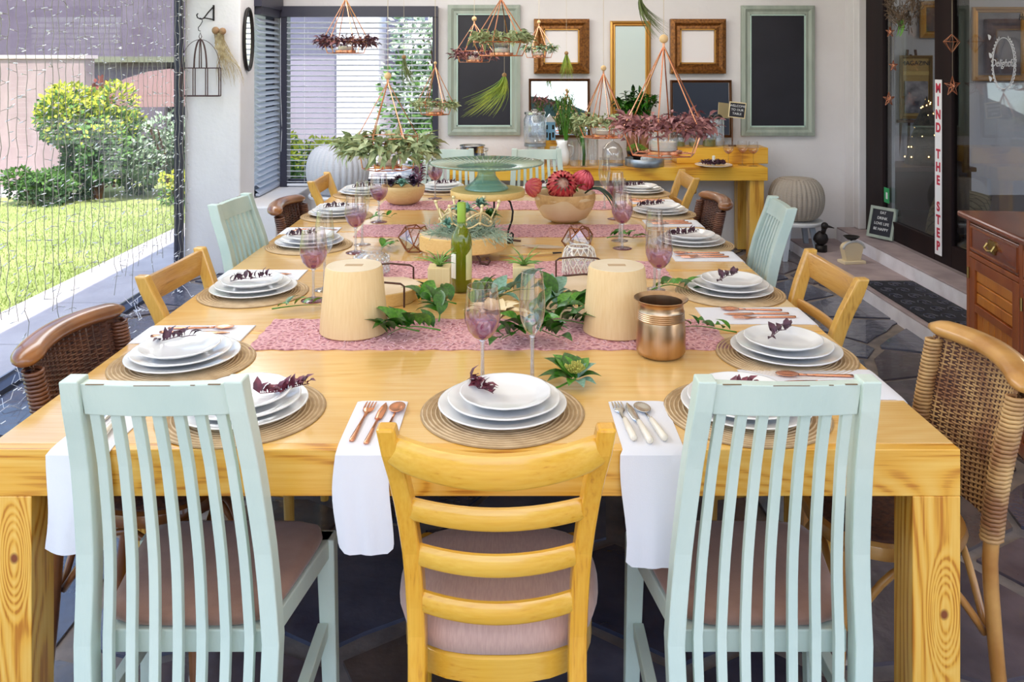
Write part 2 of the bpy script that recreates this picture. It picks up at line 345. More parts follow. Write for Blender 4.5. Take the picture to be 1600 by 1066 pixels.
def cells(x0, x1, y0, y1, s, gap, jit=.42):
    rg = random.Random(3); pts = []
    ny = int((y1 - y0) / s) + 1; nx = int((x1 - x0) / s) + 1
    for j in range(ny + 1):
        for i in range(nx + 1):
            pts.append((x0 + (i + .5 * (j % 2) + jit * rg.uniform(-1, 1)) * s, y0 + (j + jit * rg.uniform(-1, 1)) * s))
    for i, p in enumerate(pts):
        poly = [(x0, y0), (x1, y0), (x1, y1), (x0, y1)]
        for j, q in enumerate(pts):
            if i == j or abs(p[0] - q[0]) > 3 * s or abs(p[1] - q[1]) > 3 * s: continue
            d = math.hypot(q[0] - p[0], q[1] - p[1]); n = ((q[0] - p[0]) / d, (q[1] - p[1]) / d)
            g = gap * rg.uniform(.5, 1.6)
            poly = clip(poly, ((p[0] + q[0]) / 2 - n[0] * g, (p[1] + q[1]) / 2 - n[1] * g), n)
            if len(poly) < 3: break
        if len(poly) >= 3:
            xs = [a[0] for a in poly]; ys = [a[1] for a in poly]
            if max(xs) - min(xs) > .06 and max(ys) - min(ys) > .06: yield poly
for poly in cells(-2.38, 2.62, .6, 7.03, .46, .024):
    q = []                                   # broken, uneven stone edge
    for i in range(len(poly)):
        a, b = Vector(poly[i] + (0,)), Vector(poly[(i + 1) % len(poly)] + (0,)); n = max(1, int((b - a).length / .11))
        for k in range(n):
            c = a.lerp(b, k / n); q.append((c.x + random.uniform(-.009, .009), c.y + random.uniform(-.009, .009)))
    MB().prism(q, -.03, random.uniform(-.004, .0)).build('flagstone', random.choice(slates), floor, bevel=0)

# ---- walls
BACKW = [(-2.25, -1.97, 0, 2.62), (-1.97, -.64, 0, .50), (-1.97, -.64, 2.01, 2.62), (-.64, 2.95, 0, 2.62)]
wb = MB()
for a, b, c, d in BACKW: wb.box(a, b, YB, YB + .25, c, d)
struct('wall_back', wb, wallw)
wl_ = MB().box(-2.41, -2.0, 6.08, 6.42, 0, 2.62)
struct('wall_left', wl_, wallw, bevel=.012)
wl2 = MB().box(-2.25, -2.0, 6.42, YB, 0, .50).box(-2.25, -2.0, 6.42, YB, 2.04, 2.62)
struct('wall_left_recess', wl2, wallw)
struct('trim_1', MB().box(-2.0, -1.72, 6.02, YB, 0, .50), wallw, bevel=.01)           # low plastered ledge under the corner windows
struct('wall_right', MB().box(XR, XR + .3, 6.86, YB, 0, 2.62).box(XR, XR + .3, 6.76, 6.86, .19, 2.62), wallw, bevel=.01)
struct('ceiling', MB().box(-2.58, 6.4, -.6, 9.2, 2.62, 2.74), mat('ceiling_white', srgb(225, 220, 214), .9))
# step platforms on the right, below the sliding door
stepm = mat('painted_step', srgb(236, 232, 238), .7, col2=srgb(218, 212, 218), nscale=7, bump=.3)
stept = mat('step_top', srgb(176, 158, 158), .75, col2=srgb(150, 134, 136), nscale=5, bump=.3)
for nm, (x0, x1, y0, y1, z0, z1) in (('floor_ledge', (2.28, 2.66, 4.15, 6.9, -.08, .088)), ('floor_step', (2.66, 3.0, 3.0, 6.86, -.08, .19))):
    s_ = struct(nm, BX(x0, x1, y0, y1, z0, z1 - .012), stepm)
    BX(x0 + .001, x1, y0, y1, z1 - .012, z1).build('tread', stept, s_, bevel=.004)

# ---- sliding glass doors on the left
d1 = MB()
for y in (6.05, 3.46, 1.5, -.4): d1.box(XL - .05, XL, y - .03, y + .03, 0, 2.4)
d1.box(XL - .05, XL + .0, -.4, 6.08, 2.32, 2.4)
dd = struct('door_1', d1, navy)
BX(XL - .09, XL + .02, -.4, 6.08, -.01, .014).build('door_track', mat('track', srgb(70, 78, 100), .5, metal=.3), dd)
BX(XL - .065, XL - .055, -.4, 6.08, .01, .03).build('door_rail', steel, dd)
# a slim dark mullion seen near the middle of the pane, only in its upper half
for y0, y1 in ((.0 - .37, 1.47), (1.53, 3.43), (3.49, 6.02)): BX(XL - .028, XL - .022, y0, y1, .03, 2.32).build('pane', paneg, dd)

# ---- corner windows with venetian blinds
def window_frame(name, horiz, a0, a1, z0, z1, pos, w=.05):
    m = MB()
    def b(u0, u1, q0, q1):
        if horiz: m.box(u0, u1, pos, pos + .06, q0, q1)
        else: m.box(pos - .06, pos, u0, u1, q0, q1)
    b(a0, a0 + w, z0, z1); b(a1 - w, a1, z0, z1); b(a0 + w, a1 - w, z1 - w, z1); b(a0 + w, a1 - w, z0, z0 + w)
    mid = (a0 + a1) / 2
    o = struct(name, m, navy)
    if horiz: BX(a0 + w, a1 - w, pos + .028, pos + .034, z0 + w, z1 - w).build('pane', paneg, o)
    else: BX(pos - .034, pos - .028, a0 + w, a1 - w, z0 + w, z1 - w).build('pane', paneg, o)
    return o
window_frame('window_1', True, -1.97, -.64, .50, 2.01, YB + .04)
window_frame('window_2', False, 6.42, 7.05, .50, 2.04, -2.03)
struct('window_2_head', BX(-2.02, -1.94, 6.40, 7.0, 1.98, 2.10), navy)
vb = thing('venetian_blind', 'white venetian blind with many open slats hanging in the back window', 'blind', (-1.305, 7.0, .5))
BX(-.665, .665, -.03, .03, 1.43, 1.52).build('headrail', navy, vb)
BX(-.66, -.60, -.012, .03, .0, 1.43).build('side_channel', navy, vb); BX(.62, .665, -.012, .03, .0, 1.43).build('side_channel', navy, vb)
sl = BX(-.60, .61, -.022, .022, -.0012, .0012).mesh('slat', slat_m)
for i in range(31): ob('slat', sl, vb, loc=(0, -.005, .045 + i * .0445), rot=(R(-14), 0, 0))
BX(-.60, .61, -.015, .015, .012, .03).build('bottom_rail', slat_m, vb)
for x in (-.45, 0, .45): MB().tube([(x, -.028, .02), (x, -.028, 1.43)], .0012, 4).build('ladder_cord', slat_m, vb)
vb2 = thing('venetian_blind', 'bluish venetian blind on the narrow left side window by the corner', 'blind', (-1.985, 6.73, .5))
BX(-.03, .03, -.30, .30, 1.42, 1.50).build('headrail', navy, vb2)
sl2 = BX(-.022, .022, -.29, .29, -.0012, .0012).mesh('slat', slat_b)
for i in range(31): ob('slat', sl2, vb2, loc=(0, 0, .045 + i * .0445), rot=(0, R(36), 0))
BX(-.015, .015, -.29, .29, .012, .03).build('bottom_rail', slat_b, vb2)
MB().tube([(.03, .24, 1.42), (.03, .24, .8), (.035, .26, .5), (.03, .25, .3)], .0018, 4).build('pull_cord', slat_m, vb2)

# ---- sliding door on the right
XD = 2.86
m = MB()
m.box(XD, XD + .07, 6.45, 6.86, .19, 2.5)
m.box(XD, XD + .05, 5.44, 5.66, .19, 2.5)
m.box(XD, XD + .05, 3.2, 5.44, .19, .345); m.box(XD, XD + .05, 5.66, 6.45, .19, .345)
m.box(XD, XD + .05, 3.2, 6.45, 2.2, 2.5)
dr = struct('door_2', m, dbrown, bevel=.004)
BX(XD + .052, XD + .085, 5.38, 5.46, .345, 2.2).build('stile', dbrown, dr)
BX(XD + .02, XD + .026, 5.66, 6.45, .345, 2.2).build('pane', doorg, dr)
BX(XD + .02, XD + .026, 3.2, 5.44, .345, 2.2).build('pane', doorg, dr)
BX(XD - .012, XD, 4.2, 6.45, .19, .21).build('door_track', steel, dr)
red_l = mat('red_lettering', srgb(190, 40, 66), .6); blackink = mat('black_ink', srgb(20, 20, 24), .6); chalkw = mat('chalk_white', srgb(225, 225, 225), .8)
strip = thing('warning_strip', 'tall white strip on the glass door reading MIND THE STEP in red', 'sign', (XD - .002, 5.60, .25))
BX(-.002, 0, -.045, .045, 0, 1.18).build('strip_board', mat('strip_white', srgb(240, 238, 240), .5), strip)
for i, ch in enumerate('MIND THE STEP'):
    if ch != ' ':
        text(ch, .085, red_l, strip, (-.003, 0, 1.12 - i * .0885), (R(90), 0, R(-90)), 'letter', bold=.0035)

# ---- room behind the right-hand glass door
inner = mat('inner_wall', srgb(205, 202, 204), .9)
struct('wall_inner_room', MB().box(3.0, 8.5, 8.6, 8.8, 0, 2.62).box(8.3, 8.5, 2, 8.6, 0, 2.62), inner)
struct('trim_2', BX(3.42, 3.9, 8.42, 8.6, .19, 2.62), inner)
struct('floor_inner_room', BX(3.0, 8.5, 2, 8.6, .0, .18), mat('dark_wood_floor', srgb(62, 48, 44), .4))
def picture(name, label, x0, x1, z0, z1, y, fm, fw, inside, depth=.03, loc=None, cat='picture frame', edge=None, lip=None):
    t = thing(name, label, cat, ((x0 + x1) / 2, y, z0))
    w = (x1 - x0) / 2; h = z1 - z0; f = MB()
    prof = [(0, 0), (0, -depth), (fw * .35, -depth * 1.25), (fw * .6, -depth * .7), (fw * .85, -depth * .85), (fw, -depth * .4), (fw, 0)]
    rings = []
    for cx, cz, sx, sz in ((-w, 0, 1, 1), (w, 0, -1, 1), (w, h, -1, -1), (-w, h, 1, -1)):
        rings.append([Vector((cx + sx * a, b, cz + sz * a)) for a, b in prof])
    f.loft(rings, cap=False, closed=True); f.build('frame', fm, t)
    if inside is not None: BX(-w + fw * .9, w - fw * .9, -depth * .3, -.002, fw * .9, h - fw * .9).build('inset' if cat != 'mirror' else 'mirror_glass', inside, t)
    if edge:
        e = MB(); q = fw * .86
        for a in ((-w + q, -w + q + .012, q, h - q), (w - q - .012, w - q, q, h - q), (-w + q, w - q, q, q + .012), (-w + q, w - q, h - q - .012, h - q)):
            e.box(a[0], a[1], -depth * .75, -.003, a[2], a[3])
        e.build('inner_edge', edge, t)
    return t
picture('gold_picture', 'square gold frame high on the wall inside the glass door', 4.18, 4.62, 1.80, 2.18, 8.58, golde, .07, mat('dark_print', srgb(40, 32, 34), .5, col2=srgb(120, 80, 60), nscale=7))
picture('gold_picture', 'larger gilt frame seen through the right glass pane', 4.72, 5.28, 1.36, 2.12, 8.58, golde, .06, mat('grey_print', srgb(110, 104, 110), .5, col2=srgb(60, 50, 54), nscale=5))
picture('grey_picture', 'wide brown-grey framed picture at far right inside the room', 5.3, 6.6, .98, 1.86, 8.58, mat('dull_frame', srgb(120, 104, 104), .6), .09, mat('grey_print2', srgb(168, 158, 162), .6, col2=srgb(70, 56, 60), nscale=2.4))
mg = picture('magazine_board', 'wooden board reading MAGAZINE with a picture on an easel', 3.89, 4.215, .98, 1.62, 8.40, mat('mag_frame', srgb(140, 106, 48), .6), .03, mat('mag_wood', srgb(176, 142, 72), .6), cat='sign')
text('MAGAZINE', .062, blackink, mg, (0, -.02, .56), (R(90), 0, 0))
BX(-.115, .115, -.028, -.012, .06, .38).build('photograph', mat('mag_photo', srgb(50, 44, 56), .5, col2=srgb(170, 160, 160), nscale=9), mg)
BX(-.13, .13, -.02, -.012, .44, .48).build('plank', mat('mag_plank', srgb(200, 168, 90), .6), mg)
es = thing('easel', 'slim wooden easel behind the magazine board', 'easel', (4.05, 8.48, .18))
for sx in (-1, 1): MB().tube([(sx * .2, -.06, 0), (sx * .04, 0, 1.5)], .014, 6).build('leg', goldd, es)
MB().tube([(0, .09, 0), (0, .01, 1.45)], .014, 6).build('leg', goldd, es); BX(-.18, .18, -.09, -.02, .76, .79).build('shelf', goldd, es)
xt = thing('lit_tree', 'small cone tree wound with warm fairy lights behind the glass door', 'tree', (3.77, 7.6, .62))
MB().solid([(.19, 0), (.14, .16), (.16, .17), (.10, .33), (.12, .34), (.02, .56), (.002, .62)], 14).build('cone', mat('tree_twig', srgb(96, 84, 70), .9, col2=srgb(60, 56, 48), nscale=30, bump=.8), xt)
fl = MB()
for i in range(46):
    t = i / 46; a = t * 40; r = .185 * (1 - t * .93) + .008; fl.ball((r * math.cos(a), r * math.sin(a), .02 + t * .58), .0058, 6, 4)
warm = mat('fairy_light', (1, .7, .3, 1), .5, emit=(1, .62, .22, 1), estr=14)
fl.build('fairy_lights', warm, xt, kind='stuff')
ds = thing('dresser', 'low dark dresser under the lit tree inside the room', 'dresser', (3.72, 7.6, .18))
BX(-.34, .34, -.22, .22, .06, .40).build('body', mat('dark_cab', srgb(58, 42, 40), .5), ds, bevel=.006)
BX(-.37, .37, -.25, .25, .40, .44).build('top', mat('dark_cabtop', srgb(84, 60, 52), .4), ds, bevel=.006)
for sx in (-1, 1):
    for sy in (-1, 1): BX(sx * .3 - .025, sx * .3 + .025, sy * .18 - .025, sy * .18 + .025, 0, .06).build('leg', dbrown, ds)
cu = thing('cushion', 'patterned grey-brown cushion leaning by the door glass', 'cushion', (3.22, 6.05, .18), R(20))
cm = MB(); n = 14; 
for sgn in (1, -1):
    vs = []; 
    for i in range(n + 1):
        for j in range(n + 1):
            u = i / n * 2 - 1; v = j / n * 2 - 1; th = .085 * max(0, (1 - u * u) * (1 - v * v)) ** .45
            vs.append(((sgn * th) + v * .07, u * .25 * (1 - .08 * v * v), .22 + v * .22 * (1 - .08 * u * u)))
    cm.add(vs, [(i * (n + 1) + j, (i + 1) * (n + 1) + j, (i + 1) * (n + 1) + j + 1, i * (n + 1) + j + 1) for i in range(n) for j in range(n)])
m, N, L, B = newmat('patterned_weave'); tc = N.new('ShaderNodeTexCoord'); br = node(N, 'TexBrick', i_Scale=12); L.new(tc.outputs['Object'], br.inputs[0])
mpn = N.new('ShaderNodeMapping'); mpn.inputs['Rotation'].default_value = (R(90), R(0), R(90)); L.new(tc.outputs['Object'], mpn.inputs[0]); L.new(mpn.outputs[0], br.inputs[0])
br.inputs[1].default_value = srgb(150, 134, 108); br.inputs[2].default_value = srgb(116, 104, 86); br.inputs[3].default_value = srgb(64, 56, 50); L.new(br.outputs[0], B.inputs[0]); B.inputs['Roughness'].default_value = .9
cm.build('cushion_cover', m, cu, smooth=True)
ch2 = thing('indoor_chair', 'dark wooden chair inside the room at far right', 'chair', (4.75, 6.9, .18), R(30))
for sx in (-1, 1):
    MB().tube([(sx * .2, .2, 0), (sx * .2, .2, .42)], .02, 6).build('leg', dbrown, ch2); MB().tube([(sx * .19, -.2, 0), (sx * .19, -.2, .45), (sx * .21, -.28, .92)], .02, 6).build('leg', dbrown, ch2)
BX(-.22, .22, -.22, .22, .42, .46).build('seat', dbrown, ch2, bevel=.01)
BX(-.2, .2, -.285, -.262, .74, .92).build('backrest', dbrown, ch2, bevel=.006); BX(-.19, .19, -.25, -.235, .6, .66).build('rail', dbrown, ch2)
tb2 = thing('indoor_table', 'dark table with pale cloth inside the room at far right', 'table', (4.6, 5.9, .18))
BX(-.45, .45, -.5, .5, .68, .72).build('tabletop', mat('dark_table', srgb(50, 44, 50), .3), tb2)
for sx in (-1, 1):
    for sy in (-1, 1): BX(sx * .4 - .03, sx * .4 + .03, sy * .44 - .03, sy * .44 + .03, 0, .68).build('leg', dbrown, tb2)
for x, y, h, lb in ((4.42, 5.75, .30, 'pale cone ornament on the dark indoor table, nearer one'), (4.7, 6.1, .26, 'pale cone ornament on the dark indoor table, further one')):
    t = thing('cone_ornament', lb, 'ornament', (x, y, .90), 0, 'cone ornaments on the indoor table')
    MB().solid([(.07, 0), (.02, h * .72), (.001, h * .75)], 12).build('cone', mat('pale_cone', srgb(180, 190, 200), .5), t); MB().ball((0, 0, h * .82), h * .08).build('bead', wbead, t)
light('POINT', 'indoor_fill', (4.9, 6.6, 2.2), (0, 0, 0), 16, (1, .82, .6), shadow_soft_size=.12)  # unseen point fill added to brighten the room behind the glass

# things fixed to or hanging at the door glass
def star(mb, c, r, r2=.42, th=.0025):
    pts = [Vector((0, (r if k % 2 == 0 else r * r2) * math.sin(k * PI / 5), (r if k % 2 == 0 else r * r2) * math.cos(k * PI / 5))) for k in range(10)]
    for lay in (-1, 1):
        for k in range(10): mb.tube([Vector(c) + pts[k], Vector(c) + pts[(k + 1) % 10]], th, 5)
        mb.tube([Vector(c) + Vector((lay * r * .22, 0, 0)), Vector(c) + pts[0]], th, 5)
        for k in range(0, 10): mb.tube([Vector(c) + Vector((lay * r * .25, 0, 0)), Vector(c) + pts[k]], th * .8, 5)
for (px, py, kind, lb) in ((1493, 135, 's', 'copper wire star hanging beside the top of the red lettered strip'), (1393, 155, 's', 'copper wire star hanging lowest in the left door pane'),
                           (1400, 103, 's', 'copper wire star above the lowest one in the left door pane'), (1395, 50, 's', 'topmost small copper star in the left door pane'), (1492, 68, 'g', 'copper wire geometric bauble above the large star')):
    X = XD - .035; Y = 1300 * X / (px - 803); Z = 1.54 - (py - 99) / 1300 * Y; rad = .066 if px == 1493 else .055 if py == 155 else .042
    t = thing('wire_ornament', lb, 'ornament', (X - .02, Y, Z), R(-72), 'copper wire ornaments hanging at the door')
    w_ = MB()
    if kind == 's': star(w_, (0, 0, 0), rad)
    else:
        top, bot = Vector((0, 0, .06)), Vector((0, 0, -.06)); rg = [Vector((.05 * math.cos(k * PI / 3), .05 * math.sin(k * PI / 3), .012)) for k in range(6)]
        for k in range(6): w_.tube([rg[k], rg[(k + 1) % 6]], .0025, 5).tube([top, rg[k]], .0022, 5).tube([rg[k], bot], .0022, 5)
    w_.build('wire_frame', copper, t); MB().tube([(0, 0, rad), (0, 0, 2.5 - Z)], .0008, 4).build('thread', stringm, t)
t = thing('garland_wreath', 'dry twig wreath with green leaves at the top of the glass door', 'wreath', (XD - .06, 6.0, 2.06))
w_ = MB()
for i in range(800):
    a = rnd() * 2 * PI; r = .21 + random.gauss(0, .035); p = Vector((random.gauss(0, .018), r * math.cos(a), r * math.sin(a))); d = Vector((random.gauss(0, .4), -math.sin(a) + random.gauss(0, .6), math.cos(a) + random.gauss(0, .6)))
    d.normalize(); w_.tube([p, p + d * .06], .0026, 3)
w_.build('twigs', mat('dry_twig', srgb(104, 84, 66), .9, col2=srgb(70, 56, 44), nscale=30), t, kind='stuff')
w_ = MB()
for i in range(7): w_.leaf((-.02, random.uniform(-.05, .05), -.2), (0, random.uniform(-.3, .3), -1), (1, 0, 0), .13, .02)
w_.build('leaves', green2, t, kind='stuff')
emb = thing('glass_emblem', 'white oval laurel emblem with script lettering on the door glass', 'emblem', (XD - .001, 4.86, 1.54))
eb = MB(); N_ = 40
el = [Vector((0, .105 * math.sin(2 * PI * k / N_), .15 * math.cos(2 * PI * k / N_))) for k in range(N_)]
eb.tube(el, .0028, 4, closed=True)
for k in range(N_):
    a = 2 * PI * k / N_
    if abs(math.cos(a)) < .93:
        for s2 in (-.5, .5):
            p = el[k] * 1.04; d = Vector((0, math.cos(a) * s2 * 1.5 + math.sin(a), -math.sin(a) * s2 * 1.5 + math.cos(a) * .5))
            eb.leaf(p, d, (1, 0, 0), .022, .009, 0, 2)
wv = mat('white_vinyl', srgb(200, 200, 204), .7)
eb.build('laurel_oval', wv, emb)
text('Delightful', .062, wv, emb, (-.002, 0, 0), (R(90), 0, R(-90)), 'script_lettering', shear=.35)
for p in ((.0, .13, .03), (0, .13, -.11), (0, .14, .14)):
    MB().leaf(p, (0, .4, .7), (1, 0, 0), .04, .03, 0).build('petal', wv, emb)
hw = text('Home', .05, blackink, None, (XD - .002, 4.65, 1.80), (R(90), 0, R(-90)), 'home_lettering', shear=.3); tag(hw, 'small black word Home on the upper right door glass', 'lettering')
gs = thing('green_exit_sticker', 'small green running-man sticker low on the left door pane', 'sticker', (XD - .0015, 6.38, .47))
BX(-.001, 0, -.045, .045, 0, .115).build('sticker_sheet', mat('sticker_green', srgb(30, 150, 84), .5), gs)
BX(-.0015, -.001, -.018, .012, .03, .08).build('figure', chalkw, gs)
cbs = thing('step_chalk_sign', 'small chalkboard in a grey frame leaning on the step by the door', 'sign', (2.80, 6.36, .20), R(-62))
M_ = Matrix.Rotation(R(-14), 4, 'X')
def framed(par, w, h, fw, d, fm, im, M):
    f = MB()
    for a in ((-w, -w + fw, 0, h), (w - fw, w, 0, h), (-w + fw, w - fw, 0, fw), (-w + fw, w - fw, h - fw, h)): f.box(a[0], a[1], -d, 0, a[2], a[3], M)
    f.build('frame', fm, par); BX(-w + fw, w - fw, -d * .6, -.001, fw, h - fw, M).build('board', im, par)
framed(cbs, .115, .24, .022, .018, boardg, chalk, M_)
for i, w_s in enumerate(('EAT', 'DRINK', 'LOVE LIFE', 'BE HAPPY')):
    tt = text(w_s, .030, chalkw, cbs, M_ @ Vector((0, -.0135, .195 - i * .042)), (R(90 - 14), 0, 0))

# ---- garden outside the left doors
conc = mat('path_concrete', srgb(214, 204, 204), .9, col2=srgb(196, 186, 188), nscale=3, bump=.2)
gp = struct('floor_garden_path', BX(-3.25, -2.50, -4, 12, -.16, -.035), mat('path_joint', srgb(150, 146, 150), .9))
y = -1.0
while y < 11.5:
    BX(-3.2, -2.50, y + .008, y + .79, -.04, -.012).build('paving_slab', conc, gp, bevel=.004); y += .8
grass_m = mat('lawn', srgb(172, 180, 114), .9, col2=srgb(150, 162, 92), nscale=1.1, bump=.6, bscale=120)
struct('ground_lawn', BX(-40, -3.25, -8, 40, -.25, -.04), grass_m)
gb = MB(); rg = random.Random(5)
for i in range(26000):
    x = -3.22 - 5.2 * rg.random() ** 1.5; y = rg.uniform(4.4, 9.3); h = rg.uniform(.012, .035); a = rg.uniform(0, PI); dx, dy = .006 * math.cos(a), .006 * math.sin(a)
    gb.add([(x - dx, y - dy, -.04), (x + dx, y + dy, -.04), (x + rg.uniform(-.012, .012), y + rg.uniform(-.012, .012), -.04 + h)], [(0, 1, 2)])
go = gb.build('grass', mat('grass_blade', srgb(178, 188, 116), .8, col2=srgb(148, 164, 90), nscale=2, stretch=(1, 1, 1)), None); tag(go, 'short sunny lawn grass beyond the garden path', 'grass', kind='stuff')
pinkw = mat('pink_render', srgb(172, 150, 148), .95, col2=srgb(160, 138, 138), nscale=3, bump=.2)
mauvew = mat('mauve_render', srgb(106, 94, 110), .95, col2=srgb(98, 86, 102), nscale=3)
gw = struct('wall_garden', BX(-11.6, -5.42, 10.5, 10.75, -.1, 1.60), pinkw)
BX(-11.6, -5.39, 10.47, 10.78, 1.60, 1.645).build('coping', mat('coping', srgb(216, 196, 192), .9), gw)
struct('ground_pale_path', BX(-9.5, -5.6, 9.8, 10.5, -.04, -.02), conc)
bd = thing('garden_building', 'long mauve-grey rendered building behind the garden bushes', 'building', (-7.5, 15, 0))
MB().box(-7, 3.6, 0, 4, 1.62, 4.6).box(-7, -1.2, 0, 4, 0, 1.62).box(-.2, 1.2, 0, 4, 0, 1.62).box(2.6, 3.6, 0, 4, 0, 1.62).build('wall', mauvew, bd)
dk = mat('dark_glass', srgb(40, 44, 60), .15)
BX(-1.2, -.2, .25, .35, 0, 1.62).build('window', dk, bd); BX(1.2, 2.6, .25, .35, 0, 1.62).build('window', dk, bd)
BX(-1.2, 2.7, -.25, 0, 1.56, 1.66).build('lintel', mat('lintel', srgb(120, 120, 100), .9), bd)
tp = thing('garden_umbrella', 'terracotta domed garden umbrella behind the white-flowered bush', 'umbrella', (-5.05, 12.2, 0))
MB().lathe([(1.0, .95), (.85, 1.15), (.6, 1.32), (.3, 1.42), (.01, 1.46)], 20).build('canopy', mat('terracotta_cloth', srgb(128, 98, 92), .8), tp, smooth=True)
MB().tube([(0, 0, 0), (0, 0, 1.45)], .03, 8).build('pole', dbrown, tp)
def bush(name, label, loc, rx, ry, h, ms, n, ls, seed, cat='bush'):
    t = thing(name, label, cat, loc); rg = random.Random(seed); lumps = [(rg.uniform(-.6, .6) * rx, rg.uniform(-.6, .6) * ry, rg.uniform(.15, .8) * h, rg.uniform(.28, .5)) for _ in range(16)]
    mbs = [MB() for _ in ms]
    for i in range(n):
        cx, cy, cz, cr = lumps[i % 16]
        d = Vector((rg.gauss(0, 1), rg.gauss(0, 1), rg.gauss(0, 1))).normalized(); rr = cr * rg.uniform(.72, 1.05)
        p = Vector((cx + d.x * rr * rx, cy + d.y * rr * ry, max(.02, cz + d.z * rr * h * .55)))
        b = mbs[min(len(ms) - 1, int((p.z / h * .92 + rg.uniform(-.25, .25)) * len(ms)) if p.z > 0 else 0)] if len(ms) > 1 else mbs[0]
        dd_ = (d + Vector((rg.gauss(0, .5), rg.gauss(0, .5), rg.gauss(0, .5)))).normalized(); s1 = dd_.orthogonal().normalized() * ls * .3; L_ = ls * rg.uniform(.7, 1.3)
        b.add([p - s1 * .2, p + dd_ * L_ * .5 - s1, p + dd_ * L_, p + dd_ * L_ * .5 + s1], [(0, 1, 2, 3)])
    for b, m_ in zip(mbs, ms):
        if b.f: b.build('foliage', m_, t, kind='stuff')
    st = MB()
    for i in range(6):
        a = rg.uniform(0, 6.28); st.tube([(0, 0, -.05), (math.cos(a) * rx * .2, math.sin(a) * ry * .2, h * .35), (math.cos(a) * rx * .45, math.sin(a) * ry * .45, h * .75)], [.03, .02, .008], 5)
    st.build('stems', goldd, t)
    return t
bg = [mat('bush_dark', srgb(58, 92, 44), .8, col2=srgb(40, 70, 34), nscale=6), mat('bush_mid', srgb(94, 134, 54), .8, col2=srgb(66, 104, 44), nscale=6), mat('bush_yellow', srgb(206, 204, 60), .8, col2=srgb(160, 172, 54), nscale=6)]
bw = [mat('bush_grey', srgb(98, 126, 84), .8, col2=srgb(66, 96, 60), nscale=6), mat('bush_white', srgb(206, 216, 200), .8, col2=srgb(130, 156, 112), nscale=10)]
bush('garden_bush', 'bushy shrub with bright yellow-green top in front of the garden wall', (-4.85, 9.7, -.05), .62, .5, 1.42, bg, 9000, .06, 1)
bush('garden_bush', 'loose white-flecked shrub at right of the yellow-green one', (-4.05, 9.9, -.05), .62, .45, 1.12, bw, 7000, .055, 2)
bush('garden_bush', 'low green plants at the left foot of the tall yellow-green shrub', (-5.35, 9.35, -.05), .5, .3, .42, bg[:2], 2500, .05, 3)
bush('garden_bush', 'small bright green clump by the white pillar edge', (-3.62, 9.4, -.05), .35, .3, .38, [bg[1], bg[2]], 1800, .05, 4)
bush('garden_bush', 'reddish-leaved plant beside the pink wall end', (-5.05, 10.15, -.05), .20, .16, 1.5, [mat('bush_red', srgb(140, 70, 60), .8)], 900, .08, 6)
for x, y, r, lb in ((-3.42, 4.32, .14, 'pale rounded stone on the lawn edge, nearest one'), (-3.55, 4.75, .10, 'pale rounded stone on the lawn edge, middle one'), (-3.38, 5.0, .08, 'smallest pale stone on the lawn edge')):
    t = tag(MB().ball((0, 0, .02), r, 14, 9, .6).build('garden_rock', mat('rock', srgb(190, 170, 156), .9, col2=srgb(150, 130, 120), nscale=12, bump=.6), None, smooth=True, loc=(x, y, -.04)), lb, 'rock', 'stones on the lawn edge')
# outside the back window: sunlit white walls and greenery
struct('ground_back_yard', BX(-3.2, 9, 7.3, 24, -.25, -.045), mat('yard_paving', srgb(216, 210, 206), .9))
ww = mat('sunlit_white_wall', srgb(232, 228, 230), .9); gy = mat('grey_render', srgb(150, 142, 158), .9)  # house walls in two colours, white and grey
wbk = thing('neighbour_house', 'white walled house seen through the blinds of the back window', 'building', (-2.2, 13.5, 0))
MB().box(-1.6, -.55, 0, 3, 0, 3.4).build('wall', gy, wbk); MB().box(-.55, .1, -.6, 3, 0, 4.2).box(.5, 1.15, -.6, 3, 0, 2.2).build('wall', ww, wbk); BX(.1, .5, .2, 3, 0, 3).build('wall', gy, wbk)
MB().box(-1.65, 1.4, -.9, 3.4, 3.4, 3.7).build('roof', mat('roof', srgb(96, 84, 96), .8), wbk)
bush('yard_tree', 'leafy pale green tree behind the back window blinds', (-.9, 11.6, -.05), .9, .8, 2.6, [bg[1], bw[1]], 5000, .10, 8, 'tree')
bush('yard_shrub', 'low green shrub under the left half of the back window', (-2.3, 9.6, -.05), .7, .4, .9, [bg[1], bg[2]], 3500, .06, 9)

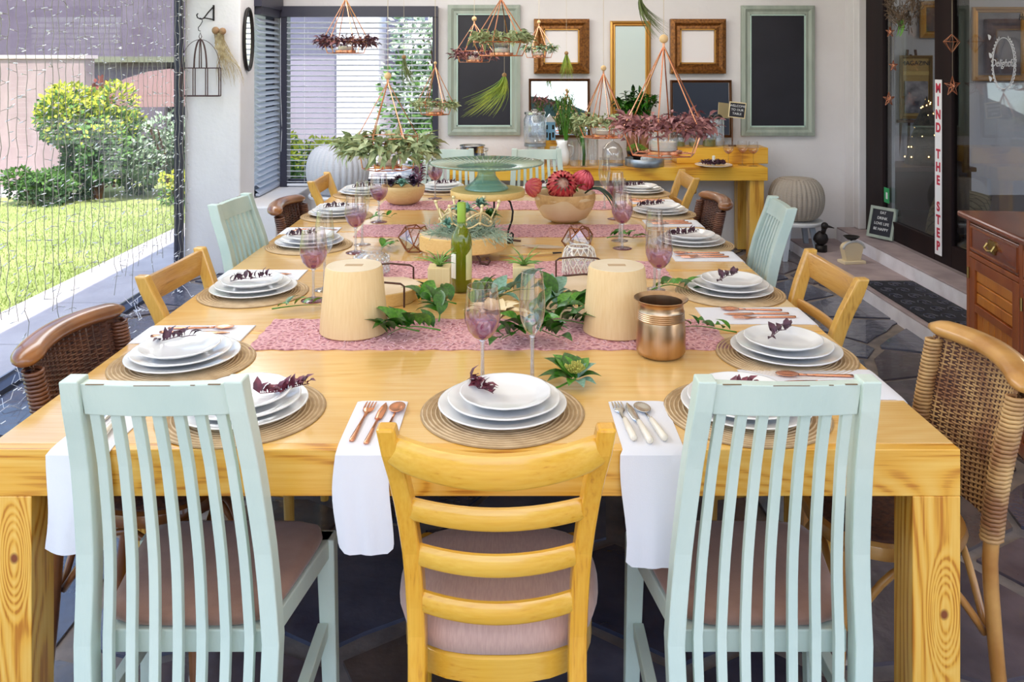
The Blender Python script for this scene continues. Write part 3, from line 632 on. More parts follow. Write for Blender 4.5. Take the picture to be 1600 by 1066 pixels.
# ---- curtain of icicle lights in the left doorway
lc = thing('light_curtain', 'curtain of unlit icicle lights hanging over the left glass door', 'string lights', (-2.34, 0, 0))
cordm = mat('light_cord', srgb(150, 146, 136), .6); ledm = mat('clear_led', srgb(240, 244, 250), .15, coat=.8, spec=1)
MB().tube([(0, 3.4, 2.28), (0, 4.8, 2.27), (0, 6.0, 2.28)], .004, 5).build('header_cord', cordm, lc)
rg = random.Random(11); yy = 3.66
while yy < 5.98:
    zb = rg.uniform(.04, .5); zt = 2.28; pts = []; n = 34; ph = rg.uniform(0, 6)
    for k in range(n + 1):
        z = zt + (zb - zt) * k / n; pts.append((.004 * math.sin(k * 1.9 + ph), yy + .006 * math.sin(k * 1.3 + ph) + (.012 * rg.uniform(-1, 1) if z < .5 else 0), z))
    st = MB().tube(pts, .0018, 4); led = MB(); z = zt - rg.uniform(.02, .12)
    while z > zb:
        for q in range(rg.choice((1, 1, 2))):
            s2 = rg.choice((-1, 1)); L_ = rg.uniform(.022, .045); p = Vector((0, yy, z)); e = p + Vector((rg.uniform(-.01, .01), s2 * L_, rg.uniform(-.012, .012)))
            st.tube([p, e], .0013, 4); led.tube([e, e + (e - p).normalized() * .026], [.0032, .0022], 5)
        z -= rg.uniform(.085, .125)
    so = st.build('strand', cordm, lc); led.build('bulbs', ledm, so, kind='stuff'); yy += rg.uniform(.055, .085)
tg = MB(); tl = MB()
for i in range(90):
    y = rg.uniform(3.2, 6.0); p = Vector((rg.uniform(-.02, .12), y, rg.uniform(.012, .16))); pts = [p]
    for k in range(4): pts.append(pts[-1] + Vector((rg.uniform(-.03, .05), rg.uniform(-.07, .07), rg.uniform(-.05, .04)))); pts[-1].z = max(.01, pts[-1].z)
    tg.tube(pts, .0016, 3); tl.tube([pts[-1], pts[-1] + Vector((.01, .015, .006))], .003, 4)
tg.build('tangled_ends', mat('white_cord', srgb(214, 214, 220), .5), lc, kind='stuff'); tl.build('tangled_bulbs', ledm, lc, kind='stuff')

# ---- back wall: chalkboards, frames, mirrors
def wx(px): return (px - 803) * 7.05 / 1300
def wz(py): return 1.54 - (py - 99) * 7.05 / 1300
for a, b, c, d, lb in ((700, 813, 8, 211, 'tall chalkboard in sage frame, left of the gold frames'), (1157, 1271, 9, 212, 'tall chalkboard in sage frame, right of the gold frames')):
    picture('chalkboard', lb, wx(a), wx(b), wz(d), wz(c), 7.045, boardg, .085, chalk, .03, cat='chalkboard', edge=mat('edge_sage', srgb(184, 208, 196), .5))
picture('gilt_picture_frame', 'square ornate gold frame around bare wall, left of the tall mirror', wx(834), wx(920), wz(115), wz(30), 7.045, goldf, .095, paperw, .05, edge=golde)
picture('gilt_picture_frame', 'square ornate gold frame around bare wall, right of the tall mirror', wx(1046), wx(1132), wz(115), wz(30), 7.045, goldf, .095, paperw, .05, edge=golde)
picture('wall_mirror', 'tall narrow gold mirror between the two square gold frames', wx(953), wx(1016), wz(180), wz(33), 7.045, golde, .045, mirror, .03, cat='mirror')
mq1 = picture('wall_mirror', 'wide thin-framed mirror below the left square gold frame', wx(826), wx(921), wz(214), wz(123), 7.045, goldd, .022, mirror, .03, cat='mirror')
mq2 = picture('wall_mirror', 'wide thin-framed mirror below the right square gold frame', wx(1046), wx(1141), wz(214), wz(125), 7.045, goldd, .022, mirror, .03, cat='mirror')
# what the mirrors look back at: the front of the veranda behind the camera
struct('wall_front', MB().box(1.75, 3.25, -4.6, -4.4, 0, 3.2), mat('cream_wall', srgb(240, 230, 196), .9))
struct('wall_front_bar', MB().box(3.25, 6.2, -4.6, -4.4, 0, 3.2), mat('dark_bar', srgb(36, 28, 28), .6))
for q in (mq1, mq2): q.location.y = 7.0; q.rotation_euler.x = R(-4)
hm_ = mat('far_hills', srgb(52, 74, 62), .95, col2=srgb(38, 56, 52), nscale=.3)
hb = MB(); n = 40
hb.add([(-30 + 80 * i / n, -44, 0 if k == 0 else 5.0 + 1.6 * math.sin(i * .5) + 1.2 * math.sin(i * .21)) for k in (0, 1) for i in range(n + 1)] + [(-30 + 80 * i / n, -60, 0) for i in range(n + 1)],
       [(i, i + 1, n + 2 + i, n + 1 + i) for i in range(n)] + [(n + 1 + i, n + 2 + i, 2 * n + 3 + i, 2 * n + 2 + i) for i in range(n)])
struct('ground_far_hills', hb, hm_); struct('ground_forecourt', BX(-3.25, 30, -60, -2.2, -.2, -.05), mat('gravel', srgb(190, 180, 170), .9))
hs = thing('blue_cottage', 'pale blue cottage across the forecourt, seen only in the wide mirror', 'building', (1.9, -22, 0))
BX(-2.2, 2.2, -2, 2, 0, 2.5).build('wall', mat('cottage_blue', srgb(150, 180, 200), .9), hs); BX(-2.5, 2.5, -2.3, 2.3, 2.5, 2.9).build('roof', mat('cottage_roof', srgb(230, 230, 232), .8), hs)
for x in (-1.2, 0, 1.2): BX(x - .3, x + .3, 1.99, 2.03, 1, 1.9).build('window', dk, hs)

# ================================================================== FURNITURE
TXL, TXR, TY0, TD = -1.085, .9135, 1.70, .73
def make_table():
    t = thing('dining_table', 'x', 'table', (0, 0, 0), 0, 'pine tables joined into one long banquet table')
    MB().box(TXL, TXR, .0305, TD - .001, .722, .75).build('tabletop', pine_top, t, bevel=.001)
    MB().box(TXL, TXR, .0015, .030, .654, .75).build('apron', pine_x, t, bevel=.002)
    MB().box(TXL, TXR, TD - .03, TD - .0015, .654, .7218).build('apron', pine_x, t)
    for x in (TXL, TXR - .03): MB().box(x, x + .03, .03, TD - .03, .654, .7218).build('apron', pine_y, t)
    for x in (TXL, TXR - .098):
        for y in (.0015, TD - .0865): MB().box(x, x + .098, y, y + .085, 0, .654).build('leg', pine_leg_l if x < 0 else pine_leg_r, t, bevel=.002)
    return t
tabs = ['nearest pine dining table with its plain apron facing the camera', 'second pine table from the camera, under the two pale stumps and wine bottle',
        'third pine table, bearing the iron-legged log with the succulent crown', 'fourth pine table, under the protea bowl and bowl of dark succulents', 'farthest pine table, next to the two mint chairs at the far end']
tb = make_table(); tb.location = (0, TY0, 0); tb['label'] = tabs[0]
for i in range(1, 5): dup(tb, (0, TY0 + TD * i, 0), label=tabs[i])

def rsec(c, w, d):  # horizontal rectangle section
    x, y, z = c; return [Vector((x - w / 2, y - d / 2, z)), Vector((x + w / 2, y - d / 2, z)), Vector((x + w / 2, y + d / 2, z)), Vector((x - w / 2, y + d / 2, z))]
def interp(pts, z):
    for (a, va), (b, vb_) in zip(pts, pts[1:]):
        if z <= b: t = (z - a) / (b - a); return va + (vb_ - va) * t
    return pts[-1][1]
def smoothp(pts, n):
    z0, z1 = pts[0][0], pts[-1][0]
    def f(z):
        h = .05; return (interp(pts, max(z0, z - h)) + interp(pts, z) * 2 + interp(pts, min(z1, z + h))) / 4
    return [(z0 + (z1 - z0) * i / n, f(z0 + (z1 - z0) * i / n)) for i in range(n + 1)]
# --- mint slat-back chair
def make_mint(m_):
    t = thing('slat_back_chair', 'x', 'chair', (0, 0, 0), 0, 'mint slat-back chairs')
    yb = [(0, -.235), (.2, -.195), (.43, -.18), (.6, -.19), (.8, -.235), (.975, -.30)]
    xb = [(0, .165), (.43, .180), (.975, .146)]
    Y = lambda z: interp(smoothp(yb, 16), z); X = lambda z: interp(xb, z)
    for s in (-1, 1):
        MB().loft([rsec((s * X(z), Y(z), z), .034, .042) for z, _ in smoothp(yb, 16)]).build('leg', m_, t, bevel=.003)
        MB().loft([rsec((s * .215, .175, 0), .032, .032), rsec((s * .205, .165, .43), .042, .042)]).build('leg', m_, t, bevel=.003)
        MB().box(s * .2 - .012, s * .2 + .012, -.16, .15, .20, .235).build('stretcher', m_, t, bevel=.002)
    ra = MB(); rings = []
    for i in range(9):
        u = i / 8 * 2 - 1; bow = -.010 * (1 - u * u); w = X(.94) - .017
        rings.append([Vector((u * w, Y(z) + bow + dy, z)) for z, dy in ((.905, -.012), (.905, .012), (.968, .012), (.968, -.012))])
    ra.loft(rings).build('top_rail', m_, t, bevel=.002)
    rings = [[Vector((u * (X(.26) - .017), Y(z) + dy, z)) for z, dy in ((.24, -.011), (.24, .011), (.285, .011), (.285, -.011))] for u in (-1, 1)]
    MB().loft(rings).build('lower_rail', m_, t, bevel=.002)
    for i in range(7):
        u = (i - 3) / 4; sm = MB(); rg_ = []
        for k in range(17):
            z = .28 + (.91 - .28) * k / 16; rg_.append(rsec((u * (X(z) + .002), Y(z) - .006 * (1 - u * u), z), .0185, .016))
        sm.loft(rg_).build('slat', m_, t, bevel=.0015)
    # frame and suede seat (wider at the front)
    f = [(-.165, -.185), (.165, -.185), (.215, .185), (-.215, .185)]
    MB().prism([(-.162, -.160), (.162, -.160), (.222, .19), (-.222, .19)], .385, .43).build('seat_frame', m_, t, bevel=.003)
    sm = MB(); rings = []
    for z, k in ((.430, .93), (.437, .985), (.448, 1.0), (.458, .97), (.463, .86), (.465, .5), (.4655, .02)):
        rings.append([])
        for j in range(32):
            a = 2 * PI * j / 32; cx, cy = math.cos(a), math.sin(a); q = (abs(cx) ** 6 + abs(cy) ** 6) ** (-1 / 6); u, v = cx * q * k, cy * q * k
            hw = .162 + (v + 1) / 2 * .055; rings[-1].append(Vector((u * hw, .012 + v * .172, z)))
    sm.loft(rings).build('seat', suede, t, smooth=True)
    # worn edges where paint is rubbed off
    we = MB()
    for a, b in ((-.118, -.085), (-.03, .035), (.07, .078), (.10, .122)): we.box(a, b, Y(.968) - .0122 - .010 * (1 - (a / .13) ** 2), Y(.968) - .0114 - .010 * (1 - (b / .13) ** 2), .9672, .9685)
    we.build('worn_edge', scuff, t, kind='stuff')
    return t
mc1 = make_mint(mint)
mc1.location = (-.645, 1.79, 0); mc1['label'] = 'mint slat-back chair in the foreground, left of the yellow ladder-back chair'
G = 'mint slat-back chairs'
dup(mc1, (.490, 1.79, 0), 0, 'mint slat-back chair in the foreground, right of the yellow ladder-back chair')
mc2 = make_mint(mint_old); mc2.location = (.80, 3.42, 0); mc2.rotation_euler.z = R(86); mc2['label'] = 'mint slat-back chair on the right side of the table'
dup(mc2, (-.89, 3.44, 0), R(-97), 'mint slat-back chair on the left side, by the white pillar')
dup(mc2, (-.44, 5.22, 0), R(178), 'mint chair at the far table end, left one behind the glass cake stand')
dup(mc2, (.16, 5.22, 0), R(182), 'mint chair at the far table end, right one under the glass dispenser')

# --- yellow ladder-back chair
def ring_seat(mb, r0, prof, sq=3.0, fy=1.0, cy=.02, n=36):
    rings = []
    for z, k in prof:
        rings.append([])
        for j in range(n):
            a = 2 * PI * j / n; cx, cs = math.cos(a), math.sin(a); q = (abs(cx) ** sq + abs(cs) ** sq) ** (-1 / sq)
            hw = r0 * (1 + .06 * cs * q)
            rings[-1].append(Vector((cx * q * k * hw, cy + cs * q * k * r0 * fy, z)))
    return mb.loft(rings)
def make_ladder(mx, mz, ztop=.88, rails=((.70, .040), (.60, .040), (.505, .040)), top_h=.060, bow=.055):
    t = thing('ladder_back_chair', 'x', 'chair', (0, 0, 0), 0, 'wooden ladder-back chairs')
    yb = [(0, -.245), (.2, -.205), (.45, -.175), (.6, -.185), (.75, -.225), (ztop, -.285)]
    xb = [(0, .150), (.45, .155), (.6, .163), (.75, .180), (ztop, .203)]
    P_ = smoothp(yb, 16); Q_ = smoothp(xb, 16); Y = lambda z: interp(P_, z); X = lambda z: interp(Q_, z)
    for s in (-1, 1):
        MB().loft([rsec((s * X(z), Y(z), z), .035, .046 if z < ztop - .01 else .038) for z, _ in P_]).build('leg', mz, t, bevel=.006)
        MB().tube([(s * .18, .185, 0), (s * .172, .172, .42)], [.015, .019], 10).build('leg', mz, t, smooth='auto')
        MB().tube([(s * .176, .175, .2), (s * .158, -.19, .22)], .009, 8).build('stretcher', mz, t, smooth=True)
    MB().tube([(-.175, .178, .27), (.175, .178, .27)], .009, 8).build('stretcher', mx, t, smooth=True)
    def rail(z, h, name, bw, dip=0, th=.018):
        rings = []; n = 16; w = X(z) + .004
        for i in range(n + 1):
            u = i / n * 2 - 1; y = Y(z) - bw * (1 - u * u) - .004; zz = z - dip * (1 - u * u); e = 1 if abs(u) < .99 else .8
            rings.append([Vector((u * w, y + a, zz + b * e)) for a, b in ((-th / 2, -h / 2 + .006), (-th / 2 + .005, -h / 2), (th / 2 - .003, -h / 2), (th / 2, -h / 2 + .006), (th / 2, h / 2 - .006), (th / 2 - .004, h / 2), (-th / 2 + .006, h / 2), (-th / 2, h / 2 - .008))])
        MB().loft(rings).build(name, mx, t, smooth='auto')
    rail(ztop - .047, top_h, 'top_rail', bow, .018, .024)
    for z, h in rails: rail(z, h, 'back_rail', bow * .75, .004)
    ring_seat(MB(), .200, ((.325, .95), (.33, 1), (.375, 1), (.38, .97)), 2.8, .88, .005).build('seat_frame', mx, t, smooth='auto')
    ring_seat(MB(), .205, ((.379, .93), (.388, 1.0), (.415, 1.04), (.440, 1.0), (.454, .88), (.460, .6), (.461, .02)), 2.8, .88, .005).build('seat', mauvef, t, smooth=True)
    return t
lc1 = make_ladder(ch_x, ch_z); lc1.location = (-.032, 1.795, 0); lc1['label'] = 'honey-yellow ladder-back chair in the middle of the foreground'
lw_x = wood('chair_wood_x', srgb(214, 164, 92), srgb(196, 142, 68), srgb(160, 108, 46), 'X', .3, lines=7, knots=False, coat=.4, contrast=.5)
lw_z = wood('chair_wood_z', srgb(224, 178, 92), srgb(208, 156, 66), srgb(168, 116, 42), 'Z', .3, lines=7, knots=False, coat=.4, contrast=.5)
lc2 = make_ladder(lw_x, lw_z, rails=((.70, .034), (.54, .034)), top_h=.085, bow=.03); lc2.location = (.785, 2.75, 0); lc2.rotation_euler.z = R(92); lc2['label'] = 'wooden ladder-back chair, second on the right, nearest to the doormat'
dup(lc2, (-.865, 2.77, 0), R(-94), 'wooden ladder-back chair, second on the left, in front of the light curtain')
dup(lc2, (.77, 4.98, 0), R(90), 'wooden ladder-back chair farthest on the right, before the side table')
dup(lc2, (-.86, 4.86, 0), R(-90), 'wooden ladder-back chair farthest on the left, by the grey pouf')

# --- rattan chair
def make_rattan(cm_, strand, back):
    t = thing('rattan_chair', 'x', 'chair', (0, 0, 0), 0, 'woven rattan chairs')
    yb = [(0, -.215), (.2, -.19), (.42, -.17), (.6, -.185), (.84, -.235)]
    P_ = smoothp(yb, 14); Y = lambda z: interp(P_, z); X = lambda z: .168 + .035 * z
    bow = lambda u: -.065 * (1 - u * u)
    for s in (-1, 1):
        MB().tube([(s * X(z), Y(z), z) for z, _ in P_ if z < .83], .0165, 10).build('leg', cm_, t, smooth='auto')
        MB().tube([(s * .165, .165, 0), (s * .15, .15, .2), (s * .145, .14, .42)], [.014, .015, .015], 8).build('leg', cm_, t, smooth='auto')
        # wrapped cane binding
        pts = []; n = 34 * 8
        for k in range(n): z = .47 + (.80 - .47) * k / n; a = k * 2 * PI / 8; pts.append((s * X(z) + .0215 * math.cos(a), Y(z) + .0215 * math.sin(a), z))
        MB().tube(pts, .0050, 5).build('cane_binding', strand, t, smooth=True)
        # curved brace below the seat
        arc = [(s * .155, -.175 + .31 * k / 12, .24 + .15 * math.sin(PI * k / 12)) for k in range(13)]
        MB().tube(arc, .009, 8).build('brace', cm_, t, smooth=True)
    for yy_, sgn in ((.15, 1), (-.18, -1)):
        MB().tube([(-.15 + .30 * k / 12, yy_, .24 + .15 * math.sin(PI * k / 12)) for k in range(13)], .009, 8).build('brace', cm_, t, smooth=True)
    # thick rolled top rail
    pts = []; n = 20
    for i in range(n + 1): u = i / n * 2 - 1; pts.append(Vector((u * .225, Y(.83) + bow(u * .9) + .012, .832 - .010 * u * u)))
    rr = [.016 if i in (0, n) else .031 if i in (1, n - 1) else .037 for i in range(n + 1)]
    MB().tube(pts, rr, 14, flat=.62).build('top_rail', cm_, t, smooth=True)
    # woven back: backing sheet plus strands over and under
    bk = MB(); nx, nz = 14, 8; vs = [Vector(((i / nx * 2 - 1) * X(z), Y(z) + bow(i / nx * 2 - 1), z)) for z in [.44 + .37 * j / nz for j in range(nz + 1)] for i in range(nx + 1)]
    bk.add(vs, [(j * (nx + 1) + i, j * (nx + 1) + i + 1, (j + 1) * (nx + 1) + i + 1, (j + 1) * (nx + 1) + i) for j in range(nz) for i in range(nx)])
    bk.build('woven_backing', back, t, smooth=True)
    wv_ = MB(); nh, nv = 58, 20
    for h in range(nh):
        z = .448 + .36 * h / nh; pts = []
        for i in range(2 * nv + 1):
            u = i / (2 * nv) * 2 - 1; pts.append((u * (X(z) + .004), Y(z) + bow(u) + (.0026 if (i // 2 + h) % 2 else -.0026), z))
        wv_.tube(pts, .0027, 4, cap=False)
    for i in range(nv):
        u = (i + .5) / nv * 2 - 1; wv_.tube([(u * X(z), Y(z) + bow(u), z) for z in [.44 + .37 * j / 8 for j in range(9)]], .0028, 4, cap=False)
    wv_.build('woven_back', strand, t, kind='stuff')
    ring_seat(MB(), .172, ((.405, .98), (.41, 1.05), (.425, 1.08), (.44, 1.05), (.445, .96)), 2.3, 1.0, -.005).build('seat_frame', cm_, t, smooth='auto')
    ring_seat(MB(), .172, ((.4445, .97), (.449, .95), (.450, .6), (.449, .02)), 2.3, 1.0, -.005).build('seat', back, t, smooth=True)
    return t
rc1 = make_rattan(cane, weave_m, weave_d); rc1.location = (.905, 2.06, 0); rc1.rotation_euler.z = R(88); rc1['label'] = 'large woven rattan chair at the right edge of the picture'
dark_strand = mat('dark_rattan_strand', srgb(120, 72, 46), .4, col2=srgb(76, 42, 30), nscale=14, coat=.3)
rc2 = make_rattan(cane_d, dark_strand, weave_d); rc2.location = (-.93, 2.20, 0); rc2.rotation_euler.z = R(-93); rc2['label'] = 'dark woven rattan chair nearest on the left side'
dup(rc2, (.80, 4.33, 0), R(92), 'small rattan chair on the right side between mint chair and farthest chair')
dup(rc2, (-.90, 4.20, 0), R(-92), 'small rattan chair on the left side, behind the mint one')

# --- console against the back wall
cs = thing('console_table', 'thick yellow pine side table against the back wall', 'table', (.72, 6.76, 0))
MB().box(-1.24, 1.265, -.26, .26, .622, .725).build('tabletop', con_x, cs, bevel=.004)
for x in (-1.22, 1.13):
    for y in (-.24, .12): MB().box(x, x + .11, y, y + .11, 0, .622).build('leg', con_z, cs, bevel=.003)
rs = thing('riser_box', 'low yellow wooden plinth on the side table, behind the sprig plate', 'box', (1.62, 6.86, .726))
BX(-.30, .44, -.12, .12, 0, .13).build('plinth', con_x, rs, bevel=.004)
# --- pouf and stools
def pouf(loc, r, h, m_, label, nr=30):
    prof = [(.001, 0)]; n = 16
    for i in range(n + 1):
        a = -PI / 2 + PI * i / n; prof.append((max(.002, r * (.52 + .48 * math.cos(a))), h / 2 + h / 2 * math.sin(a)))
    prof.append((.001, h))
    t = thing('knitted_pouf', label, 'pouf', loc, 0, 'knitted poufs on stools')
    m = MB(); N_ = nr * 6; rings = []
    for (rr_, z) in prof[1:-1]:
        rings.append([Vector((rr_ * (1 + .055 * abs(math.sin(PI * nr * j / N_)) ** .6 - .05) * math.cos(2 * PI * j / N_), rr_ * (1 + .055 * abs(math.sin(PI * nr * j / N_)) ** .6 - .05) * math.sin(2 * PI * j / N_), z)) for j in range(N_)])
    m.loft(rings).build('knitted_cover', m_, t, smooth=True); return t
def knit(name, c1, c2):
    m, N, L, B = newmat(name); tc = N.new('ShaderNodeTexCoord'); w = node(N, 'TexWave', i_Scale=40, i_Distortion=4, bands_direction='Z'); L.new(tc.outputs['Object'], w.inputs[0])
    r = ramp(N, [(.0, c2), (.5, c1)]); L.new(w.outputs[0], r.inputs[0]); L.new(r.outputs[0], B.inputs[0]); b = node(N, 'Bump', i_Strength=.25, i_Distance=.006); L.new(w.outputs[0], b.inputs['Height']); L.new(b.outputs[0], B.inputs['Normal']); B.inputs['Roughness'].default_value = .95; return m
pouf((-1.38, 6.52, .52), .245, .375, knit('knit_grey', srgb(206, 206, 212), srgb(180, 182, 190)), 'light grey knitted pouf in front of the back window', 30)
pouf((2.24, 6.60, .305), .215, .325, knit('knit_taupe', srgb(176, 164, 150), srgb(140, 128, 116)), 'taupe knitted pouf on a white stool in the right corner', 34)
def stool(loc, h, r, label, m_, lm):
    t = thing('stool', label, 'stool', loc, 0, 'stools under the poufs')
    MB().solid([(r, h - .028), (r + .006, h - .02), (r + .006, h - .006), (r, h)], 28).build('seat', m_, t, smooth='auto')
    for k in range(4):
        a = PI / 4 + k * PI / 2; MB().loft([rsec((math.cos(a) * (r * .95), math.sin(a) * (r * .95), 0), .035, .028), rsec((math.cos(a) * r * .62, math.sin(a) * r * .62, h - .026), .045, .03)]).build('leg', lm, t, bevel=.003)
    return t
stool((-1.38, 6.52, 0), .52, .22, 'slim-legged white stool carrying the light grey pouf', mat('stool_white', srgb(230, 228, 230), .4), mat('stool_leg_dark', srgb(96, 94, 112), .5))
stool((2.24, 6.60, 0), .30, .20, 'low white stool carrying the taupe pouf', mat('stool_white2', srgb(206, 206, 206), .4), mat('stool_leg_grey', srgb(170, 176, 184), .4))
# --- dark iron goose doorstop and cream toast-rack-like letter holder on the ledge
bd_ = thing('bird_figure', 'black bird figure on the ledge beside the cream holder', 'figurine', (2.37, 6.42, .088), R(20))
b_ = MB(); b_.tube([(0, 0, 0), (0, 0, .05)], .045, 12)
b_.lathe([(.012, .045), (.045, .07), (.055, .10), (.046, .13), (.02, .155)], 14); b_.tube([(0, -.01, .13), (.0, -.03, .17), (0, -.035, .20)], [.022, .018, .024], 10)
b_.ball((0, -.04, .205), .028); b_.build('body', iron, bd_, smooth=True); MB().tube([(.01, -.05, .205), (.06, -.075, .19)], [.012, .003], 8).build('beak', iron, bd_, smooth=True); MB().tube([(.0, .04, .1), (-.0, .1, .06)], [.03, .006], 8).build('tail', iron, bd_, smooth=True)
rk = thing('cream_scale', 'cream arched kitchen scale with a small dish, on the ledge', 'scale', (2.455, 6.05, .088), R(10))
BX(-.085, .085, -.05, .05, 0, .022).build('base', mat('cream_paint', srgb(226, 208, 172), .5), rk, bevel=.004)
arch = [(-.055, .022), (.055, .022)] + [(.075 * math.cos(a) * (1.0), .11 + .045 * math.sin(a)) for a in [PI * k / 12 for k in range(13)]]
MB().prism([(x, z) for x, z in arch], -.03, .03, Matrix.Rotation(R(90), 4, 'X')).build('housing', mat('cream_paint2', srgb(222, 202, 164), .5), rk)
MB().tube([(.083 * math.cos(PI * k / 12), -.031, .11 + .052 * math.sin(PI * k / 12)) for k in range(13)], .008, 8).build('arched_trim', mat('grey_trim', srgb(190, 188, 184), .4), rk, smooth=True)
MB().tube([(0, 0, .155), (0, 0, .175)], .008, 8).build('spindle', iron, rk)
MB().lathe([(.001, .172), (.03, .175), (.055, .195), (.058, .195), (.03, .171), (.001, .168)], 18).build('dish', iron, rk, smooth=True)
# --- doormat
dm = thing('door_mat', 'black scroll-patterned rubber mat on the ledge by the door', 'mat', (2.48, 5.02, .0885))
BX(-.165, .165, -.78, .50, 0, .010).build('mat_base', mat('mat_rubber', srgb(24, 26, 38), .6, bump=.4, bscale=40), dm, bevel=.002)
sc = MB(); rg = random.Random(2)
for i in range(9):
    for j in range(3):
        cx = -.11 + .11 * j; cy = -.70 + .138 * i; s2 = 1 if (i + j) % 2 else -1
        sc.tube([(cx + s2 * .045 * (1 - k / 14) * math.cos(k * .75), cy + .055 * (1 - k / 16) * math.sin(k * .75), .011) for k in range(14)], .004, 4)
sc.build('scrollwork', mat('mat_scroll', srgb(70, 70, 86), .5), dm, kind='stuff')

# --- sideboard on the right
ang = math.atan2(-1, -.1315)   # face runs from the far corner towards the camera
sb = thing('sideboard', 'reddish-brown carved wooden sideboard with brass drawer pulls at the right edge', 'cabinet', (2.05, 3.77, 0), ang)
# local frame: +x along the face towards the camera, +y into the room's right side... (y points away from the table)
rw = wood('mahogany', srgb(166, 92, 40), srgb(144, 70, 28), srgb(104, 46, 20), 'Z', .28, lines=7, knots=False, coat=.5, contrast=.7)
rwx = wood('mahogany_x', srgb(142, 74, 44), srgb(120, 58, 34), srgb(88, 40, 24), 'X', .25, lines=7, knots=False, coat=.6, contrast=.7)
rwo = wood('mahogany_light', srgb(208, 130, 44), srgb(186, 106, 32), srgb(140, 70, 22), 'Z', .3, lines=6, knots=False, coat=.5, contrast=.6)
brass = mat('aged_brass', srgb(190, 160, 96), .35, metal=1)
LW, DP = 1.06, .46
MB().box(0, LW, .018, DP, .06, .842).build('carcass', rw, sb)
MB().box(-.03, LW + .03, -.03, DP + .01, .842, .870).build('worktop', rwx, sb, bevel=.009)
MB().box(-.005, LW + .005, .0, DP, 0, .06).build('plinth', rw, sb, bevel=.004)
for x in (0, .505, LW - .03): MB().box(x, x + .03, 0, .02, .06, .842).build('stile', rw, sb, bevel=.003)
for x in (.032, .537):
    w = .47; dw = MB().box(x, x + w, .002, .02, .70, .825).build('drawer', rwx, sb, bevel=.004)
    f = MB()
    for a in ((x + .012, x + w - .012, .712, .718), (x + .012, x + w - .012, .807, .813), (x + .012, x + .018, .718, .807), (x + w - .018, x + w - .012, .718, .807)): f.box(a[0], a[1], -.003, .002, a[2], a[3])
    f.build('beading', rw, dw)
    h_ = MB(); cx = x + w / 2
    h_.prism([(cx + .045 * math.cos(a) * (1 + .18 * math.cos(6 * a)), .765 + .028 * math.sin(a) * (1 + .18 * math.cos(6 * a))) for a in [2 * PI * k / 24 for k in range(24)]], -.001, .004, Matrix(((1, 0, 0, 0), (0, 0, -1, 0), (0, 1, 0, 0), (0, 0, 0, 1))))
    h_.tube([(cx - .035, -.006, .775), (cx - .035, -.018, .755), (cx, -.02, .748), (cx + .035, -.018, .755), (cx + .035, -.006, .775)], .0045, 6)
    h_.build('handle', brass, dw, smooth='auto')
    MB().box(x - .002, x + w + .002, 0, .02, .675, .697).build('rail', rw, sb, bevel=.003)
    dr_ = MB()
    for a in ((x, x + .055, .075, .672), (x + w - .055, x + w, .075, .672), (x + .055, x + w - .055, .075, .12), (x + .055, x + w - .055, .625, .672), (x + .055, x + w - .055, .44, .475)): dr_.box(a[0], a[1], .0, .02, a[2], a[3])
    do = dr_.build('door', rw, sb, bevel=.002)
    for k in range(3): MB().box(x + .057, x + w - .057, .008, .02, .478 + k * .049, .478 + k * .049 + .046).build('panel', rwo, do, bevel=.005)
    for k in range(6):
        xx = x + .057 + k * (w - .114) / 6; MB().box(xx + .001, xx + (w - .114) / 6 - .001, .010, .02, .122, .438).build('panel', rwo, do, bevel=.004)
    for z in (.60, .15): MB().tube([(x - .004, -.004, z - .025), (x - .004, -.004, z + .025)], .005, 8).build('hinge', brass, do)
MB().box(-.002, .0, .04, DP - .03, .10, .80).build('end_panel', rw, sb)
bw_ = thing('white_dish', 'small white dish on top of the sideboard', 'dish', (2.12, 3.13, .8705))
MB().solid([(.03, 0), (.05, .02), (.055, .03)], 20).build('dish_bowl', white_c, bw_, smooth='auto')

# ================================================================== ON THE TABLE
ZT = .7505
# --- lace runners across the table joints
def runner(y0, y1, x0, x1, label):
    t = thing('table_runner', label, 'table runner', ((x0 + x1) / 2, (y0 + y1) / 2, ZT), 0, 'pink lace runners')
    w, d = (x1 - x0) / 2, (y1 - y0) / 2; m = MB(); nx = 60; out = []
    def edge(n, a, b):
        for i in range(n): out.append((a[0] + (b[0] - a[0]) * i / n, a[1] + (b[1] - a[1]) * i / n))
    edge(nx, (-w, -d), (w, -d)); edge(16, (w, -d), (w, d)); edge(nx, (w, d), (-w, d)); edge(16, (-w, d), (-w, -d))
    q = [(x * (1 + .004 * math.sin(i * PI / 2)), y * (1 + .035 * math.sin(i * PI / 2))) for i, (x, y) in enumerate(out)]
    m.prism(q, 0, .003); m.build('lace_cloth', runner_m, t)
    mo = MB(); rg = random.Random(int(y0 * 100))
    for i in range(int(900 * w)):
        x, y = rg.uniform(-w, w) * .985, rg.uniform(-d, d) * .94; a = rg.uniform(0, 6.28); L_ = .008
        mo.tube([(x - L_ * math.cos(a), y - L_ * math.sin(a), .0028), (x, y, .0055), (x + L_ * math.cos(a + .9), y + L_ * math.sin(a + .9), .0028)], .0016, 3)
    mo.build('raised_lace', mat('lace_raised', srgb(222, 176, 176), .9), t, kind='stuff')
runner(2.29, 2.56, -.735, .60, 'pink lace runner nearest the camera, under the two pale stumps')
runner(3.05, 3.31, -.60, .58, 'second pink lace runner, passing behind the green bottle')
runner(3.78, 4.06, -.73, .62, 'third pink lace runner, under the front of the protea bowl')
runner(4.48, 4.76, -.74, .64, 'fourth pink lace runner, under the bowl of dark succulents')
runner(5.02, 5.2, -.70, .62, 'farthest pink lace runner, by the far end of the table')

